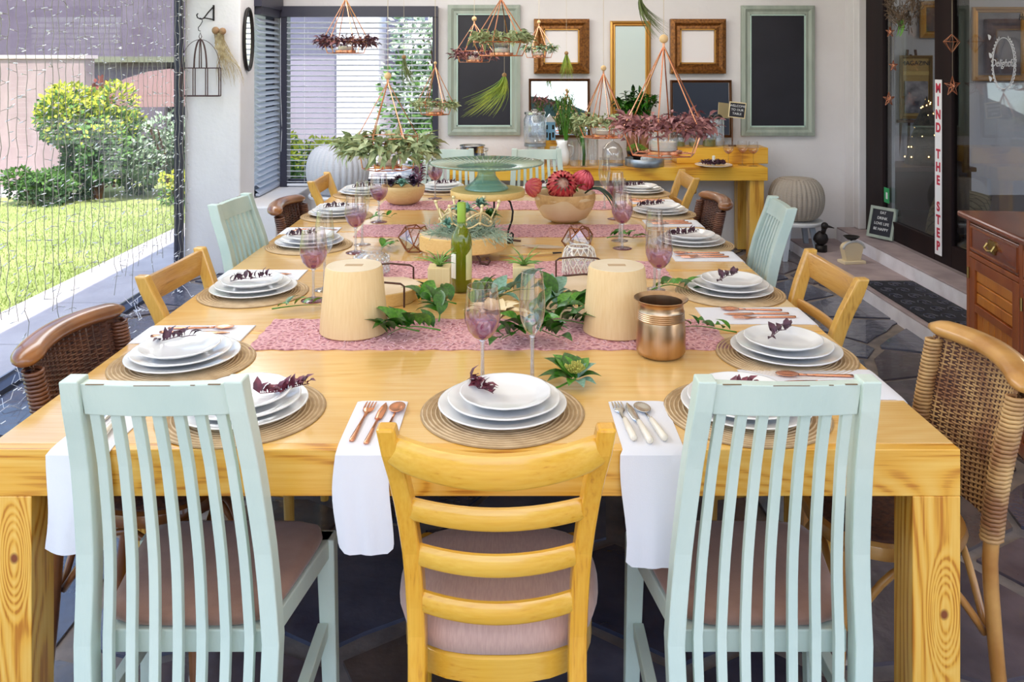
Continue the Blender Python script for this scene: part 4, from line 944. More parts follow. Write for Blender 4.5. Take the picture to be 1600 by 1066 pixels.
# --- place settings
def make_mat():
    t = thing('round_placemat', 'x', 'placemat', (0, 0, 0), 0, 'round woven placemats')
    m = MB(); m.solid([(.184, 0), (.1855, .0015), (.184, .003)], 48); m.build('base', mat_tan, t)
    r = MB()
    for k in range(15):
        rr = .040 + k * .0100; r.tube([(rr * math.cos(2 * PI * j / 40), rr * math.sin(2 * PI * j / 40), .0028) for j in range(40)], .0024, 4, closed=True)
    r.build('woven_rings', mat('mat_rings', srgb(212, 184, 144), .7, col2=srgb(192, 162, 122), nscale=30), t, kind='stuff'); return t
def plate_mesh(R_, h, rim=.30, rib=0):
    ri = R_ * (1 - rim); p = [(.001, 0), (ri * .72, 0), (ri * .74, .0), (ri, .004), (R_ * .985, h - .003), (R_, h - .001), (R_ - .001, h + .001), (R_ - .004, h + .0005), (ri + .004, .0085), (ri * .86, .0055), (.001, .005)]
    return MB().lathe(p, 56, rib=rib, amp=.006 if rib else 0).mesh('plate', white_c, True)
PMs = [('dinner_plate', plate_mesh(.146, .019), 0, 'largest white plate, lowest in the stack'),
       ('salad_plate', plate_mesh(.128, .019, .28, 7), .0125, 'middle-sized white plate, second in the stack'),
       ('side_plate', plate_mesh(.104, .020, .30, 14), .025, 'smallest white plate, topmost of the stack')]
def sprig_mesh(seed, m_, n=11, L_=.10):
    rg = random.Random(seed); m = MB(); pts = [Vector((-L_ / 2, 0, .004))]; d = Vector((1, 0, .1))
    for i in range(6): pts.append(pts[-1] + Vector((L_ / 6, rg.uniform(-.008, .008), rg.uniform(-.0005, .005))))
    m.tube(pts, .0011, 4)
    for i in range(n):
        k = i / n * 6; p = pts[int(k)].lerp(pts[int(k) + 1], k % 1); a = rg.uniform(0, 6.28)
        m.leaf(p, (rg.uniform(-.3, 1), math.cos(a), abs(math.sin(a)) * 1.1 + .15), (rg.uniform(-.4, .4), 0, 1), rg.uniform(.022, .038), rg.uniform(.015, .023), .4, 3)
    return m.mesh('sprig', m_, True)
sprigs = [sprig_mesh(4, redl, 22, .11), sprig_mesh(5, plum), sprig_mesh(8, plum, 16, .14), sprig_mesh(12, plum, 12, .12)]
pm0 = make_mat(); used = [False]
SET = [ # x, y, description, sprig kind, sprig angle deg, sprig offset
    (-.615, 1.885, 'behind the left foreground mint chair', 0, 20, (.09, .02)),
    (-.026, 1.885, 'in front of the yellow ladder-back chair', 0, -62, (-.045, .03)),
    (.526, 1.885, 'behind the right foreground mint chair', 0, 10, (-.03, .02)),
    (.735, 2.25, 'beside the large right rattan chair', 1, 25, (.0, .03)), (.742, 2.86, 'at the second seat on the right', 1, 22, (.0, .01)),
    (.770, 3.62, 'at the third seat on the right', 2, 10, (-.04, .0)), (.767, 4.36, 'at the fourth seat on the right', 2, 5, (-.05, 0)),
    (.765, 5.05, 'at the farthest seat on the right', 2, 0, (-.04, 0)),
    (-.875, 2.20, 'beside the dark left rattan chair', 1, -15, (-.03, .03)), (-.895, 2.86, 'at the second seat on the left', 2, 10, (-.01, .01)),
    (-.885, 3.60, 'at the third seat on the left', 2, 0, (-.03, 0)), (-.915, 4.30, 'at the fourth seat on the left', 2, 0, (0, 0)),
    (-.90, 5.00, 'at the farthest seat on the left', 2, 5, (0, 0)),
    (-.44, 5.14, 'at the far end, left of cake stand', 2, 0, (.02, 0)), (.20, 5.14, 'at the far end, behind the proteas', 2, 0, (.02, 0))]
for i, (x, y, de, sk, sa, so) in enumerate(SET):
    far = y > 4.0
    m_ = pm0 if i == 0 else dup(pm0)
    m_.location = (x, y, ZT); m_['label'] = 'round woven tan placemat ' + de
    z = ZT + .0055; ox, oy = random.uniform(-.004, .004), random.uniform(-.006, .006)
    for k, (nm, me, dz, lb) in enumerate(PMs):
        o = ob(nm, me, loc=(x + ox * k, y + oy * k, z + dz)); o.rotation_euler.z = rnd() * 3
        tag(o, lb + ' ' + de, 'plate', ('large', 'middle-sized', 'small')[k] + ' white plates of the place settings')
    o = ob('dried_sprig', sprigs[sk], loc=(x + so[0], y + so[1], z + .032), rot=(0, 0, R(sa)))
    tag(o, ('dark red' if sk == 0 else 'plum-coloured') + ' leafy sprig on the top plate ' + de, 'sprig', 'leafy sprigs on the plates')

# --- napkins with cutlery
def napkin(w, ly, hang, label, loc, rz, wave=.006, seed=0):
    """local: +y inward over the table, edge of the table at y=0, hangs down over it"""
    rg = random.Random(seed); path = [(ly, .0), (ly * .6, .0), (ly * .3, .0), (.02, .0), (.0, -.0015), (-.0065, -.008), (-.008, -.03)]
    n = 8
    for k in range(1, n + 1): path.append((-.008 - .006 * math.sin(k / n * 3), -.03 - (hang - .03) * k / n))
    rings = []; nx = 10; t_ = .0045; P_ = [Vector((0, a, b)) for a, b in path]
    for i, p in enumerate(P_):
        tg_ = (P_[min(i + 1, len(P_) - 1)] - P_[max(i - 1, 0)]).normalized(); nn = Vector((0, -tg_.z, tg_.y));
        if i == 0 or tg_.y < -.5: nn = Vector((0, 0, 1)) if tg_.y < -.9 else nn
        if nn.y > 0 and tg_.z < -.5: nn = -nn
        if tg_.y < 0 and nn.z < 0: nn = -nn
        top = []; bot = []
        s_ = 0 if i < 5 else (i - 4) / 10
        for j in range(nx + 1):
            u = j / nx * 2 - 1; wv = wave * math.sin(u * 4 + seed) * s_; ww = w / 2 * (1 + .02 * math.sin(i * .7 + seed)) * (1 - .03 * (i == len(P_) - 1))
            q = p + Vector((u * ww + .006 * math.sin(i * .5 + seed) * (i > 4), 0, 0)) + (Vector((0, -abs(wv) - .0, 0)) if i >= 5 else Vector((0, 0, 0)))
            if i == len(P_) - 1: q = q + Vector((0, 0, .012 * abs(u) ** 6))
            e = t_ * (1 - .5 * abs(u) ** 8); bot.append(q); top.append(q + nn * e)
        rings.append(bot + top[::-1])
    me = MB().loft(rings)
    o = me.build('cloth_napkin', white_lin, None, smooth='auto', loc=loc, rot=(0, 0, rz)); tag(o, label, 'napkin', 'white folded napkins')
    # fold layer edge visible along one side
    return o
def fork_mesh(m_, hm=None):
    m = MB(); sec = lambda y, w, z, t: [Vector((-w, y, z)), Vector((w, y, z)), Vector((w * .8, y, z + t)), Vector((-w * .8, y, z + t))]
    return m
def cutlery(kind, style):
    """returns list of (part, mesh); lies along +y, handle end at y=0, length .2"""
    mtl = {'copper': copper, 'pearl': steel}[style]; hm = {'copper': copper, 'pearl': pearl}[style]
    h = MB(); sec = lambda y, w, z, t: [Vector((-w, y, z)), Vector((w, y, z)), Vector((w * .7, y, z + t)), Vector((-w * .7, y, z + t))]
    if style == 'pearl': h.tube([(0, 0, .007), (0, .004, .007), (0, .05, .007), (0, .09, .007), (0, .098, .007)], [.004, .0075, .0075, .006, .005], 10)
    else: h.loft([sec(0, .0045, .001, .004), sec(.01, .0062, .001, .004), (sec(.06, .0042, .001, .004)), sec(.115, .0022, .001, .004)])
    b = MB(); y0 = .096 if style == 'pearl' else .113
    if kind == 'fork':
        b.loft([sec(y0, .0024, .0015, .0035), sec(.135, .004, .002, .0025), sec(.150, .0115, .003, .002), sec(.160, .0125, .003, .002)])
        for k in range(4): x = -.0105 + k * .007; b.loft([[Vector((x + q[0] * 1.0, q[1], q[2])) for q in sec(.159, .0022, .003, .002)], [Vector((x + q[0], q[1], q[2])) for q in sec(.185, .0018, .004, .002)], [Vector((x + q[0], q[1], q[2])) for q in sec(.196, .0008, .0035, .001)]])
    elif kind == 'knife':
        b.loft([sec(y0, .004, .002, .004), sec(.12, .0085, .0025, .002), sec(.16, .0095, .0025, .002), sec(.185, .0075, .0025, .0016), sec(.205, .001, .0025, .001)])
    else:
        b.tube([(0, y0, .003), (0, .135, .0035)], [.0024, .003], 6); rings = []
        for (k, z) in ((.02, .0015), (.6, .002), (1, .006), (.92, .0065), (.5, .0035), (.02, .003)): rings.append([Vector((.0185 * k * math.cos(2 * PI * j / 20), .163 + .029 * k * math.sin(2 * PI * j / 20), z)) for j in range(20)])
        b.loft(rings)
    return [('handle', h.mesh('handle', hm, True)), ('blade' if kind == 'knife' else 'head', b.mesh('head', mtl, 'auto' if kind != 'spoon' else True))]
CUT = {(k, s_): cutlery(k, s_) for k in ('fork', 'knife', 'spoon') for s_ in ('copper', 'pearl')}
def put_cut(kind, style, loc, rz, label, group):
    t = thing(kind, label, kind, loc, rz, group)
    for n_, me in CUT[(kind, style)]: ob(n_, me, t)
FN = [(-.305, .115, .205, 'white napkin hanging over the table front, left of the yellow chair', 'copper', 'left of the yellow chair'),
      (.285, .128, .232, 'white napkin hanging over the table front, right of the yellow chair', 'pearl', 'right of the yellow chair'),
      (-.885, .125, .205, 'white napkin hanging over the table front, left of the left mint chair', 'pearl', 'beside the left mint chair')]
for i, (x, w, hg, lb, st, de) in enumerate(FN):
    napkin(w, .235 if i < 2 else .2, hg, lb, (x, TY0 - .0002, ZT), 0, seed=i + 1)
    for k, kd in enumerate(('fork', 'knife', 'spoon')):
        hn = 'copper' if st == 'copper' else 'pearl-handled'
        put_cut(kd, st, (x + (-.036 + k * .032) + (.0 if i else .004), TY0 + .022 - (.012 if k == 1 else 0), ZT + .0055), R(-3 if i == 0 else 4 + k * 2), f'{hn} {kd} on the front napkin {de}', 'cutlery on the napkins')
SN = [(1, 2.045, 'at the right front corner, behind the right mint chair', 'copper', .19, .34), (1, 2.60, 'on the right side, before the second chair', 'copper', .17, .33), (1, 3.40, 'on the right side, beside the mint chair', 'copper', .17, .27),
      (1, 4.10, 'on the right side, fourth from the front', 'copper', .17, .27), (1, 4.74, 'on the right side, farthest', 'copper', .15, .25),
      (-1, 2.42, 'on the left side, behind the dark rattan chair', 'copper', .16, .31), (-1, 3.10, 'on the left side, near the mint chair', 'copper', .15, .30), (-1, 3.92, 'on the left side, third from the front', 'copper', .15, .26), (-1, 4.62, 'on the left side, farthest', 'copper', .15, .25)]
for i, (sd_, y, de, st, w, ly) in enumerate(SN):
    xe = TXR if sd_ > 0 else TXL
    napkin(w, ly, .10, 'white folded napkin ' + de, (xe + sd_ * .0002, y, ZT), R(90 * sd_), seed=i + 4)
    for k, kd in enumerate(('fork', 'knife', 'spoon')):
        if k == 2 and i > 5: continue
        r0 = R(90 * sd_); put_cut(kd, st, (xe - sd_ * (.045 + .01 * k), y + (-.035 + k * .035), ZT + .0055), r0 + R(random.uniform(-5, 5)), f'copper {kd} on the napkin {de}', 'cutlery on the napkins')

# --- glasses
def make_wine():
    t = thing('wine_glass', 'x', 'wine glass', (0, 0, 0), 0, 'purple-tinted wine glasses')
    MB().lathe([(.001, .104), (.008, .106), (.022, .113), (.036, .130), (.0445, .155), (.0455, .175), (.042, .200), (.0375, .238)], 32).build('bowl', wineg, t, smooth=True)
    MB().tube([(.0375 * math.cos(2 * PI * k / 32), .0375 * math.sin(2 * PI * k / 32), .238) for k in range(32)], .0008, 4, closed=True).build('rim', cleang, t, smooth=True)
    MB().tube([(0, 0, .004), (0, 0, .02), (0, 0, .06), (0, 0, .098), (0, 0, .105)], [.009, .0052, .0044, .0050, .009], 12).build('stem', stemg, t, smooth=True)
    MB().lathe([(.001, .004), (.02, .0035), (.041, .001), (.041, 0), (.001, 0)], 32).build('foot', footg, t, smooth=True)
    return t
def make_flute():
    t = thing('champagne_flute', 'x', 'champagne glass', (0, 0, 0), 0, 'clear champagne flutes')
    MB().lathe([(.001, .118), (.007, .121), (.019, .134), (.028, .156), (.0325, .185), (.032, .215), (.028, .25), (.0265, .276)], 28).build('bowl', cleang, t, smooth=True)
    MB().tube([(.0265 * math.cos(2 * PI * k / 28), .0265 * math.sin(2 * PI * k / 28), .276) for k in range(28)], .0008, 4, closed=True).build('rim', cleang, t, smooth=True)
    MB().tube([(0, 0, .003), (0, 0, .02), (0, 0, .07), (0, 0, .112), (0, 0, .119)], [.010, .0052, .0044, .0052, .008], 12).build('stem', stemg, t, smooth=True)
    MB().lathe([(.001, .004), (.018, .003), (.037, .001), (.037, 0), (.001, 0)], 28).build('foot', cleang, t, smooth=True)
    return t
wg = make_wine(); fg = make_flute(); 
WGs = [(-.078, 2.062, 'behind the plates of the middle front setting'), (-.668, 2.772, 'left of the left pale stump'), (-.66, 3.47, 'at the third seat on the left, near the glass jar'), (-.672, 4.14, 'at the fourth seat on the left, near the dark succulents'),
       (.484, 2.775, 'behind the bronze vase on the right'), (.462, 3.55, 'at the third seat on the right'), (.515, 4.22, 'at the fourth seat on the right, right of the protea bowl'),
       (-.46, 4.86, 'beyond the bowl of dark succulents')]
for i, (x, y, de) in enumerate(WGs):
    o = wg if i == 0 else dup(wg)
    o.location = (x, y, ZT); o['label'] = 'purple-bottomed wine glass ' + de
FLs = [(.045, 2.05, 'beside the wine glass of the middle front setting'), (-.660, 2.90, 'behind the wine glass left of the pale stump'), (-.66, 3.62, 'behind the wine glass at the third left seat'),
       (.490, 2.90, 'behind the wine glass right of the bronze vase'), (.470, 3.70, 'behind the wine glass at the third right seat'), (.492, 4.52, 'right of the proteas, farthest pair'), (-.19, 5.02, 'under the left rim of the cake stand')]
for i, (x, y, de) in enumerate(FLs):
    o = fg if i == 0 else dup(fg)
    o.location = (x, y, ZT); o['label'] = 'clear slender champagne flute ' + de

# --- pale wooden stumps
for x, lb in ((-.470, 'left pale tapered wooden stump standing on the nearest pink runner'), (.302, 'right pale tapered wooden stump behind the bronze vase')):
    t = thing('wooden_stump', lb, 'wooden stump', (x, 2.445, ZT + .0035), 0, 'pale tapered wooden stumps')
    MB().solid([(.094, 0), (.099, .004), (.097, .04), (.083, .186), (.080, .192)], 48).build('stump_body', stump, t, smooth='auto')
    MB().solid([(.080, .1915), (.0795, .193)], 48).build('end_grain', mat('stump_end', srgb(226, 208, 180), .6, col2=srgb(214, 192, 158), nscale=7), t)
    MB().box(-.026, .026, -.012, .012, .1925, .1935).box(-.02, .02, -.004, .004, .1935, .194).build('burnt_mark', mat('burnt_mark', srgb(190, 160, 124), .7), t)
# --- bronze vase
t = thing('bronze_vase', 'ribbed brushed bronze pot with flared rim on the right of the table', 'vase', (.398, 2.255, ZT))
MB().lathe([(.001, 0), (.05, 0), (.061, .005), (.0665, .016), (.0668, .06), (.0650, .088), (.0630, .098), (.0645, .1005), (.0628, .103), (.0643, .1055), (.0626, .108), (.0641, .1105), (.0624, .113), (.0639, .1155), (.0622, .118), (.0636, .1205), (.0618, .123), (.0600, .134), (.0605, .141), (.066, .148), (.0725, .1515), (.0735, .153), (.072, .154), (.058, .146), (.057, .134), (.059, .10), (.063, .06), (.062, .01), (.001, .006)], 48).build('vessel', brushc, t, smooth='auto')
# --- round log boards with iron handles
for x, y, lb in ((-.435, 2.80, 'round thick log board with iron handles behind the left stump'), (.235, 2.90, 'round log board with iron handles behind the right stump')):
    t = thing('log_board', lb, 'serving board', (x, y, ZT), 0, 'round log boards with iron handles')
    z1 = .042 if x < 0 else .022
    q = [((.118 + .006 * math.sin(3 * a) + .003 * math.sin(7 * a)) * math.cos(a), (.118 + .006 * math.sin(3 * a) + .003 * math.sin(7 * a)) * math.sin(a)) for a in [2 * PI * k / 48 for k in range(48)]]
    MB().prism(q, 0, z1).build('board', slabw, t, smooth='auto', bevel=.002); MB().prism([(a * .97, b * .97) for a, b in q], z1, z1 + .001).build('cut_face', slabtop, t)
    for yy_ in (-.09, .09):
        pts = [(-.082, yy_, .004), (-.082, yy_, .072), (-.070, yy_, .080), (0, yy_, .086), (.070, yy_, .080), (.082, yy_, .072), (.082, yy_, .004)]
        yo = -.034 if yy_ < 0 else .034
        MB().tube([(a, b + yo, c) for a, b, c in pts], .0035, 6).build('handle', rust_iron, t)
# --- cube bud vases with air plants
def airplant(par, loc, n=16, L_=.07, sc_=1.0, seed=1, m_=None):
    rg = random.Random(seed); m = MB()
    for i in range(n):
        a = rg.uniform(0, 6.28); e = rg.uniform(.5, 1.4); d = Vector((math.cos(a) * math.cos(e), math.sin(a) * math.cos(e), math.sin(e))); p = Vector(loc); pts = [p]; l = L_ * rg.uniform(.7, 1.15)
        for k in range(5): pts.append(pts[-1] + d * l / 5); d = (d + Vector((math.cos(a) * .14, math.sin(a) * .14, -.12))).normalized()
        m.tube(pts, [.0032, .003, .0026, .002, .0013, .0004], 4)
    return m.build('air_plant_leaves', m_ or airgreen, par, smooth=True, kind='stuff')
for x, y, lb, sd2 in ((-.250, 2.80, 'small square wooden block vase left of the wine bottle', 4), (.033, 2.81, 'small square wooden block vase right of the wine bottle', 9)):
    t = thing('block_vase', lb, 'vase', (x, y, ZT), 0, 'square wooden block vases')
    MB().box(-.037, .037, -.037, .037, 0, .108).build('block', blockw, t, bevel=.002); MB().solid([(.012, .1078), (.012, .1085)], 16).build('hole', iron, t)
    t2 = thing('air_plant', 'spiky little air plant in the ' + ('left' if x < -.1 else 'right') + ' block vase', 'air plant', (x, y, ZT + .107), 0, 'air plants in block vases'); airplant(t2, (0, 0, 0), 18, .085, seed=sd2)
# --- green wine bottle
t = thing('wine_bottle', 'green glass white-wine bottle with cream labels in the table centre', 'bottle', (-.182, 2.885, ZT))
MB().lathe([(.001, .004), (.03, .002), (.0365, .008), (.0365, .165), (.034, .19), (.024, .212), (.0165, .226), (.0145, .24)], 32).build('bottle_glass', greeng, t, smooth=True)
MB().solid([(.034, .006), (.034, .162), (.031, .185), (.022, .200), (.005, .203)], 28).build('wine', glass('white_wine', (.70, .68, .16, 1), .1, .1, .02, opac=.4, ocol=srgb(176, 172, 40)), t, smooth=True)
MB().solid([(.0152, .236), (.0155, .30), (.0148, .302), (.0148, .307), (.012, .308)], 24).build('capsule', mat('capsule_green', srgb(150, 178, 62), .4, metal=.3), t, smooth='auto')
MB().solid([(.0157, .236), (.0157, .242)], 24).build('capsule_band', mat('band_dark', srgb(120, 140, 50), .4), t)
for a0, a1, z0, z1, mm in ((-160, -118, .05, .135, 'label_white'), (-62, -10, .045, .13, 'label_cream')):
    q = MB(); k = 10; vs = []
    for zz in (0, 1):
        for i in range(k + 1):
            a = R(a0 + (a1 - a0) * i / k); zt = z1 + (.030 * (i / k) if mm == 'label_cream' else 0); vs.append((.0369 * math.cos(a), .0369 * math.sin(a), z0 if zz == 0 else zt))
    q.add(vs, [(i, i + 1, k + 2 + i, k + 1 + i) for i in range(k)]); q.build('label', mat(mm, srgb(244, 240, 226) if 'white' in mm else srgb(226, 216, 156), .7), t, smooth=True)

# --- log on iron feet with succulents, moss and a golden crown
def curl_leg(par, x, y, h, r=.005, out=1, m_=iron, name='leg'):
    dx = math.copysign(1, x); pts = [(x * .8, y, h), (x * .95, y, h * .6), (x, y, h * .25), (x + dx * .012, y, .01), (x + dx * .028, y, .008), (x + dx * .036, y, .02), (x + dx * .030, y, .032), (x + dx * .02, y, .028)]
    MB().tube(pts, r, 6).build(name, m_, par, smooth=True)
t = thing('log_stand', 'oval pale log slice raised on small curled iron feet', 'wooden stand', (-.205, 3.34, ZT))
q = [((.168 + .008 * math.sin(2 * a + 1) + .004 * math.sin(5 * a)) * math.cos(a), .13 * math.sin(a)) for a in [2 * PI * k / 48 for k in range(48)]]
MB().prism(q, .045, .105).build('log_slice', slabw, t, smooth='auto', bevel=.004); MB().prism([(a * .96, b * .96) for a, b in q], .105, .1062).build('cut_face', slabtop, t)
for x in (-.075, .075):
    for y in (-.105, .08): curl_leg(t, x, y, .046, m_=rust_iron)
MX, MY, MZ = -.195, 3.34, ZT + .107
ms = thing('spanish_moss', 'tangled grey-green moss spilling over the oval log slice', 'moss', (MX, MY, MZ)); mo = MB(); rg = random.Random(21)
for i in range(620):
    a = rg.uniform(0, 6.28); r = .13 * math.sqrt(rg.random()); p = Vector((r * math.cos(a), r * math.sin(a) * .8, rg.uniform(.0, .055) * (1 - r / .16))); pts = [p]; d = Vector((rg.gauss(0, 1), rg.gauss(0, 1), rg.gauss(.1, .5))).normalized()
    for k in range(4): pts.append(pts[-1] + d * .017); d = (d + Vector((rg.gauss(0, .4), rg.gauss(0, .4), rg.gauss(-.05, .3)))).normalized()
    for p_ in pts: p_.z = max(.001, p_.z) if p_.x ** 2 + (p_.y * 1.25) ** 2 < .0256 else p_.z
    mo.tube(pts, .0011, 3)
for i in range(60):
    p = Vector((.10 + rg.uniform(-.02, .05), rg.uniform(-.11, .02), .01)); pts = [p]
    for k in range(5): pts.append(pts[-1] + Vector((rg.uniform(.002, .016), rg.uniform(-.016, -.001), rg.uniform(-.014, .006))))
    mo.tube(pts, .0010, 3)
mo.build('strands', moss, ms, kind='stuff')
def rosette(name, label, loc, r, m_, n=26, cat='succulent', group=None, up=.8, w=.42):
    t = thing(name, label, cat, loc, 0, group); lv = MB()
    for i in range(n):
        a = i * 2.399; f = i / n; d = Vector((math.cos(a) * (1 - f * .75), math.sin(a) * (1 - f * .75), .25 + up * f)); L_ = r * (1.05 - .45 * f)
        lv.leaf((math.cos(a) * .004, math.sin(a) * .004, .004 + .02 * f), d, (0, 0, 1) if abs(d.z) < .9 else (math.cos(a), math.sin(a), 0), L_, L_ * w * 1.3, .5, 4)
    lv.build('rosette_leaves', m_, t, smooth=True, kind='stuff'); return t
rosette('succulent', 'blue-green echeveria rosette standing inside the golden crown', (MX - .01, MY - .02, MZ + .07), .062, succ, up=1.1)
rosette('succulent', 'dark green small rosette at the right inside the golden crown', (MX + .10, MY - .01, MZ + .055), .045, green)
rosette('succulent', 'pale rosette low at the left front of the golden crown', (MX - .06, MY - .075, MZ + .03), .045, succ)
rosette('succulent', 'pale green rosette tucked behind the bottle neck', (MX + .06, MY + .03, MZ + .09), .045, dusk)
cr = thing('tiara', 'pale golden wire crown around the succulents on the log slice', 'crown', (MX + .008, MY, MZ + .035)); c_ = MB(); gm = mat('pale_gold', srgb(228, 208, 156), .35, metal=.35)
CR = .105; npk = 6
for lay, zz, amp in ((0, .005, .02), (1, .035, .028)):
    c_.tube([(CR * (1 + .06 * lay) * math.cos(a), CR * (1 + .06 * lay) * math.sin(a), zz + amp * abs(math.sin(a * npk / 2 + lay * PI / 2)) * (1 if lay else -1) + (.02 if not lay else 0)) for a in [2 * PI * k / 96 for k in range(96)]], .0035, 5, closed=True)
for k in range(npk):
    a = 2 * PI * (k + .5) / npk + PI / npk; rr = CR * 1.12
    c_.tube([(CR * math.cos(a), CR * math.sin(a), .02), (rr * math.cos(a), rr * math.sin(a), .06), (rr * 1.08 * math.cos(a), rr * 1.08 * math.sin(a), .088)], [.004, .0045, .006], 6); c_.ball((rr * 1.08 * math.cos(a), rr * 1.08 * math.sin(a), .092), .008, 8, 6)
c_.build('wire_band', gm, cr, smooth=True)
for k in range(12):
    a = 2 * PI * k / 12; MB().ball((CR * 1.05 * math.cos(a), CR * 1.05 * math.sin(a), .022), .0065, 8, 6).build('bead', gm, cr, smooth=True)

# --- tall iron stand with round board, glass cake stand on it
SX, SY = -.12, 3.80
t = thing('iron_board_stand', 'round wooden board on tall bowed black iron legs, carrying the cake stand', 'stand', (SX, SY, ZT))
MB().solid([(.166, .185), (.170, .190), (.170, .210), (.167, .214)], 48).build('board', slabw, t, smooth='auto')
for a in (-40, 80, 200):
    ca, sa = math.cos(R(a)), math.sin(R(a)); pr = [(.11, .186), (.135, .17), (.150, .13), (.145, .09), (.125, .045), (.12, .018), (.135, .008), (.15, .014), (.152, .028), (.142, .034), (.134, .026)]
    MB().tube([(r * ca, r * sa, z) for r, z in pr], .0045, 6).build('leg', iron, t, smooth=True)
MB().tube([(.11 * math.cos(2 * PI * k / 32), .11 * math.sin(2 * PI * k / 32), .180) for k in range(32)], .004, 6, closed=True).build('ring', iron, t, smooth=True)
t = thing('glass_cake_stand', 'wide pale green ribbed glass cake stand on the round board', 'cake stand', (SX - .005, SY, ZT + .2148))
MB().lathe([(.001, .008), (.085, .006), (.098, 0), (.098, .006), (.09, .016), (.06, .038), (.042, .062), (.040, .080), (.055, .094)], 96, rib=32, amp=.018).build('pedestal', cakeg, t, smooth=True)
MB().lathe([(.055, .094), (.12, .098), (.19, .104), (.255, .116), (.262, .121), (.26, .124), (.19, .110), (.12, .103), (.001, .100)], 192, rib=64, amp=.006).build('plate', cakeg, t, smooth=True)
rb = MB()
for k in range(56):
    a = 2 * PI * k / 56; rb.tube([(.14 * math.cos(a), .14 * math.sin(a), .1055), (.20 * math.cos(a), .20 * math.sin(a), .113), (.256 * math.cos(a), .256 * math.sin(a), .1225)], .0028, 5)
rb.build('ridges', glass('ridge_glass', (.8, .9, .84, 1), .8, .1, .15, opac=.5, ocol=srgb(206, 206, 176)), t, smooth=True, kind='stuff')
# feather, wooden tongs and small items right of the stand
t = thing('carving_knife', 'long wooden-handled knife lying on the table before the stand', 'knife', (.04, 3.40, ZT), R(8))
MB().tube([(-.10, 0, .006), (.0, 0, .008), (.12, .01, .008)], [.007, .008, .009], 8, flat=.5).build('handle', slabw, t, smooth=True); MB().tube([(.12, .01, .008), (.16, .013, .008)], [.008, .006], 8, flat=.5).build('tip', iron, t, smooth=True)
t = thing('lace_feather', 'pale openwork feather lying on the table beside the long knife', 'feather', (.10, 3.56, ZT + .002), R(-12)); f_ = MB(); f_.tube([(-.10, 0, .004), (.1, 0, .006)], .0016, 5)
for k in range(44):
    x = -.07 + k * .0038; l = .032 * math.sin(PI * (k + 4) / 50)
    for s in (-1, 1): f_.tube([(x, 0, .005), (x + .012, s * l * .6, .007), (x + .022, s * l, .004)], .0009, 3)
f_.build('barbs', mat('feather_tan', srgb(196, 176, 152), .8), t)
t = thing('iron_bauble', 'small black iron knob beside the log slice', 'ornament', (-.02, 3.66, ZT)); MB().solid([(.014, 0), (.02, .012), (.014, .024), (.004, .027)], 14).build('ball', iron, t, smooth=True); MB().tube([(.01, 0, .012), (.05, -.01, .010)], .005, 6).build('peg', rust_iron, t)

# --- bowls
def bowl(name, label, loc, r, h, m_, thick=.012):
    t = thing(name, label, 'bowl', loc); p = [(.001, 0), (r * .45, 0), (r * .72, h * .14), (r * .93, h * .5), (r, h * .82), (r * .985, h), (r * .94, h), (r * .93, h * .8), (r * .85, h * .5), (r * .6, h * .2), (.001, h * .14)]
    MB().lathe(p, 40).build('bowl_body', m_, t, smooth=True); return t
b1 = bowl('wooden_bowl', 'pale turned wooden bowl holding the red proteas', (.255, 4.16, ZT + .003), .152, .142, bowlw2)
bowl('wooden_bowl', 'smaller brown wooden bowl holding dark plum succulents', (-.62, 4.66, ZT + .003), .122, .105, bowlw)
rim = MB(); rg = random.Random(4); pts = [((.151 + .002) * math.cos(a), (.153) * math.sin(a), .10 + .028 * math.sin(a * 2 + 1) * rg.uniform(.8, 1.2)) for a in [2 * PI * k / 40 for k in range(40)]]
n = 40; vs = [];
for k in range(40):
    a = 2 * PI * k / 40; lo = .095 + .022 * math.sin(a * 3 + .7) + .008 * math.sin(a * 7); 
    for zz in (lo, (lo + .141) / 2, .1425): 
        rr = .152 * interp([(0, .45), (.14, .72), (.5, .93), (.82, 1.0), (1.0, .985)], zz / .142) + .0012; vs.append((rr * math.cos(a), rr * math.sin(a), zz))
rim.add(vs, [(k * 3 + j, ((k + 1) % 40) * 3 + j, ((k + 1) % 40) * 3 + j + 1, k * 3 + j + 1) for k in range(40) for j in (0, 1)]); rim.build('bark_rim', mat('bark_rim', srgb(196, 150, 92), .5, col2=srgb(222, 180, 120), nscale=30), b1, smooth=True)
for i, (dx, dy, dz, n, r) in enumerate(((-.06, -.05, .098, 20, .05), (.0, -.06, .10, 22, .055), (.065, -.045, .10, 20, .05), (-.03, .03, .105, 20, .055), (.05, .03, .11, 22, .06))):
    rosette('dark_succulent', ('left front', 'middle front', 'right front', 'left rear', 'right rear')[i] + ' dark plum succulent rosette in the smaller bowl', (-.62 + dx, 4.66 + dy, ZT + dz), r, plum2 if i % 2 == 0 else succ if i == 1 else plum, n, group='dark succulents in the bowl')
t = thing('pink_succulent', 'mauve-pink frilly succulent standing tallest at the right of the small bowl', 'succulent', (-.535, 4.66, ZT + .12)); lv = MB(); rg = random.Random(6)
for i in range(90):
    z = rg.uniform(0, .10); a = rg.uniform(0, 6.28); lv.leaf((.015 * math.cos(a), .015 * math.sin(a), z), (math.cos(a), math.sin(a), rg.uniform(-.1, .9)), (0, 0, 1), .035, .018, .4, 3)
lv.tube([(0, 0, -.03), (0, 0, .1)], .005, 6); lv.build('leaves', mat('pink_frill', srgb(190, 146, 168), .5, col2=srgb(120, 66, 92), nscale=30), t, kind='stuff')
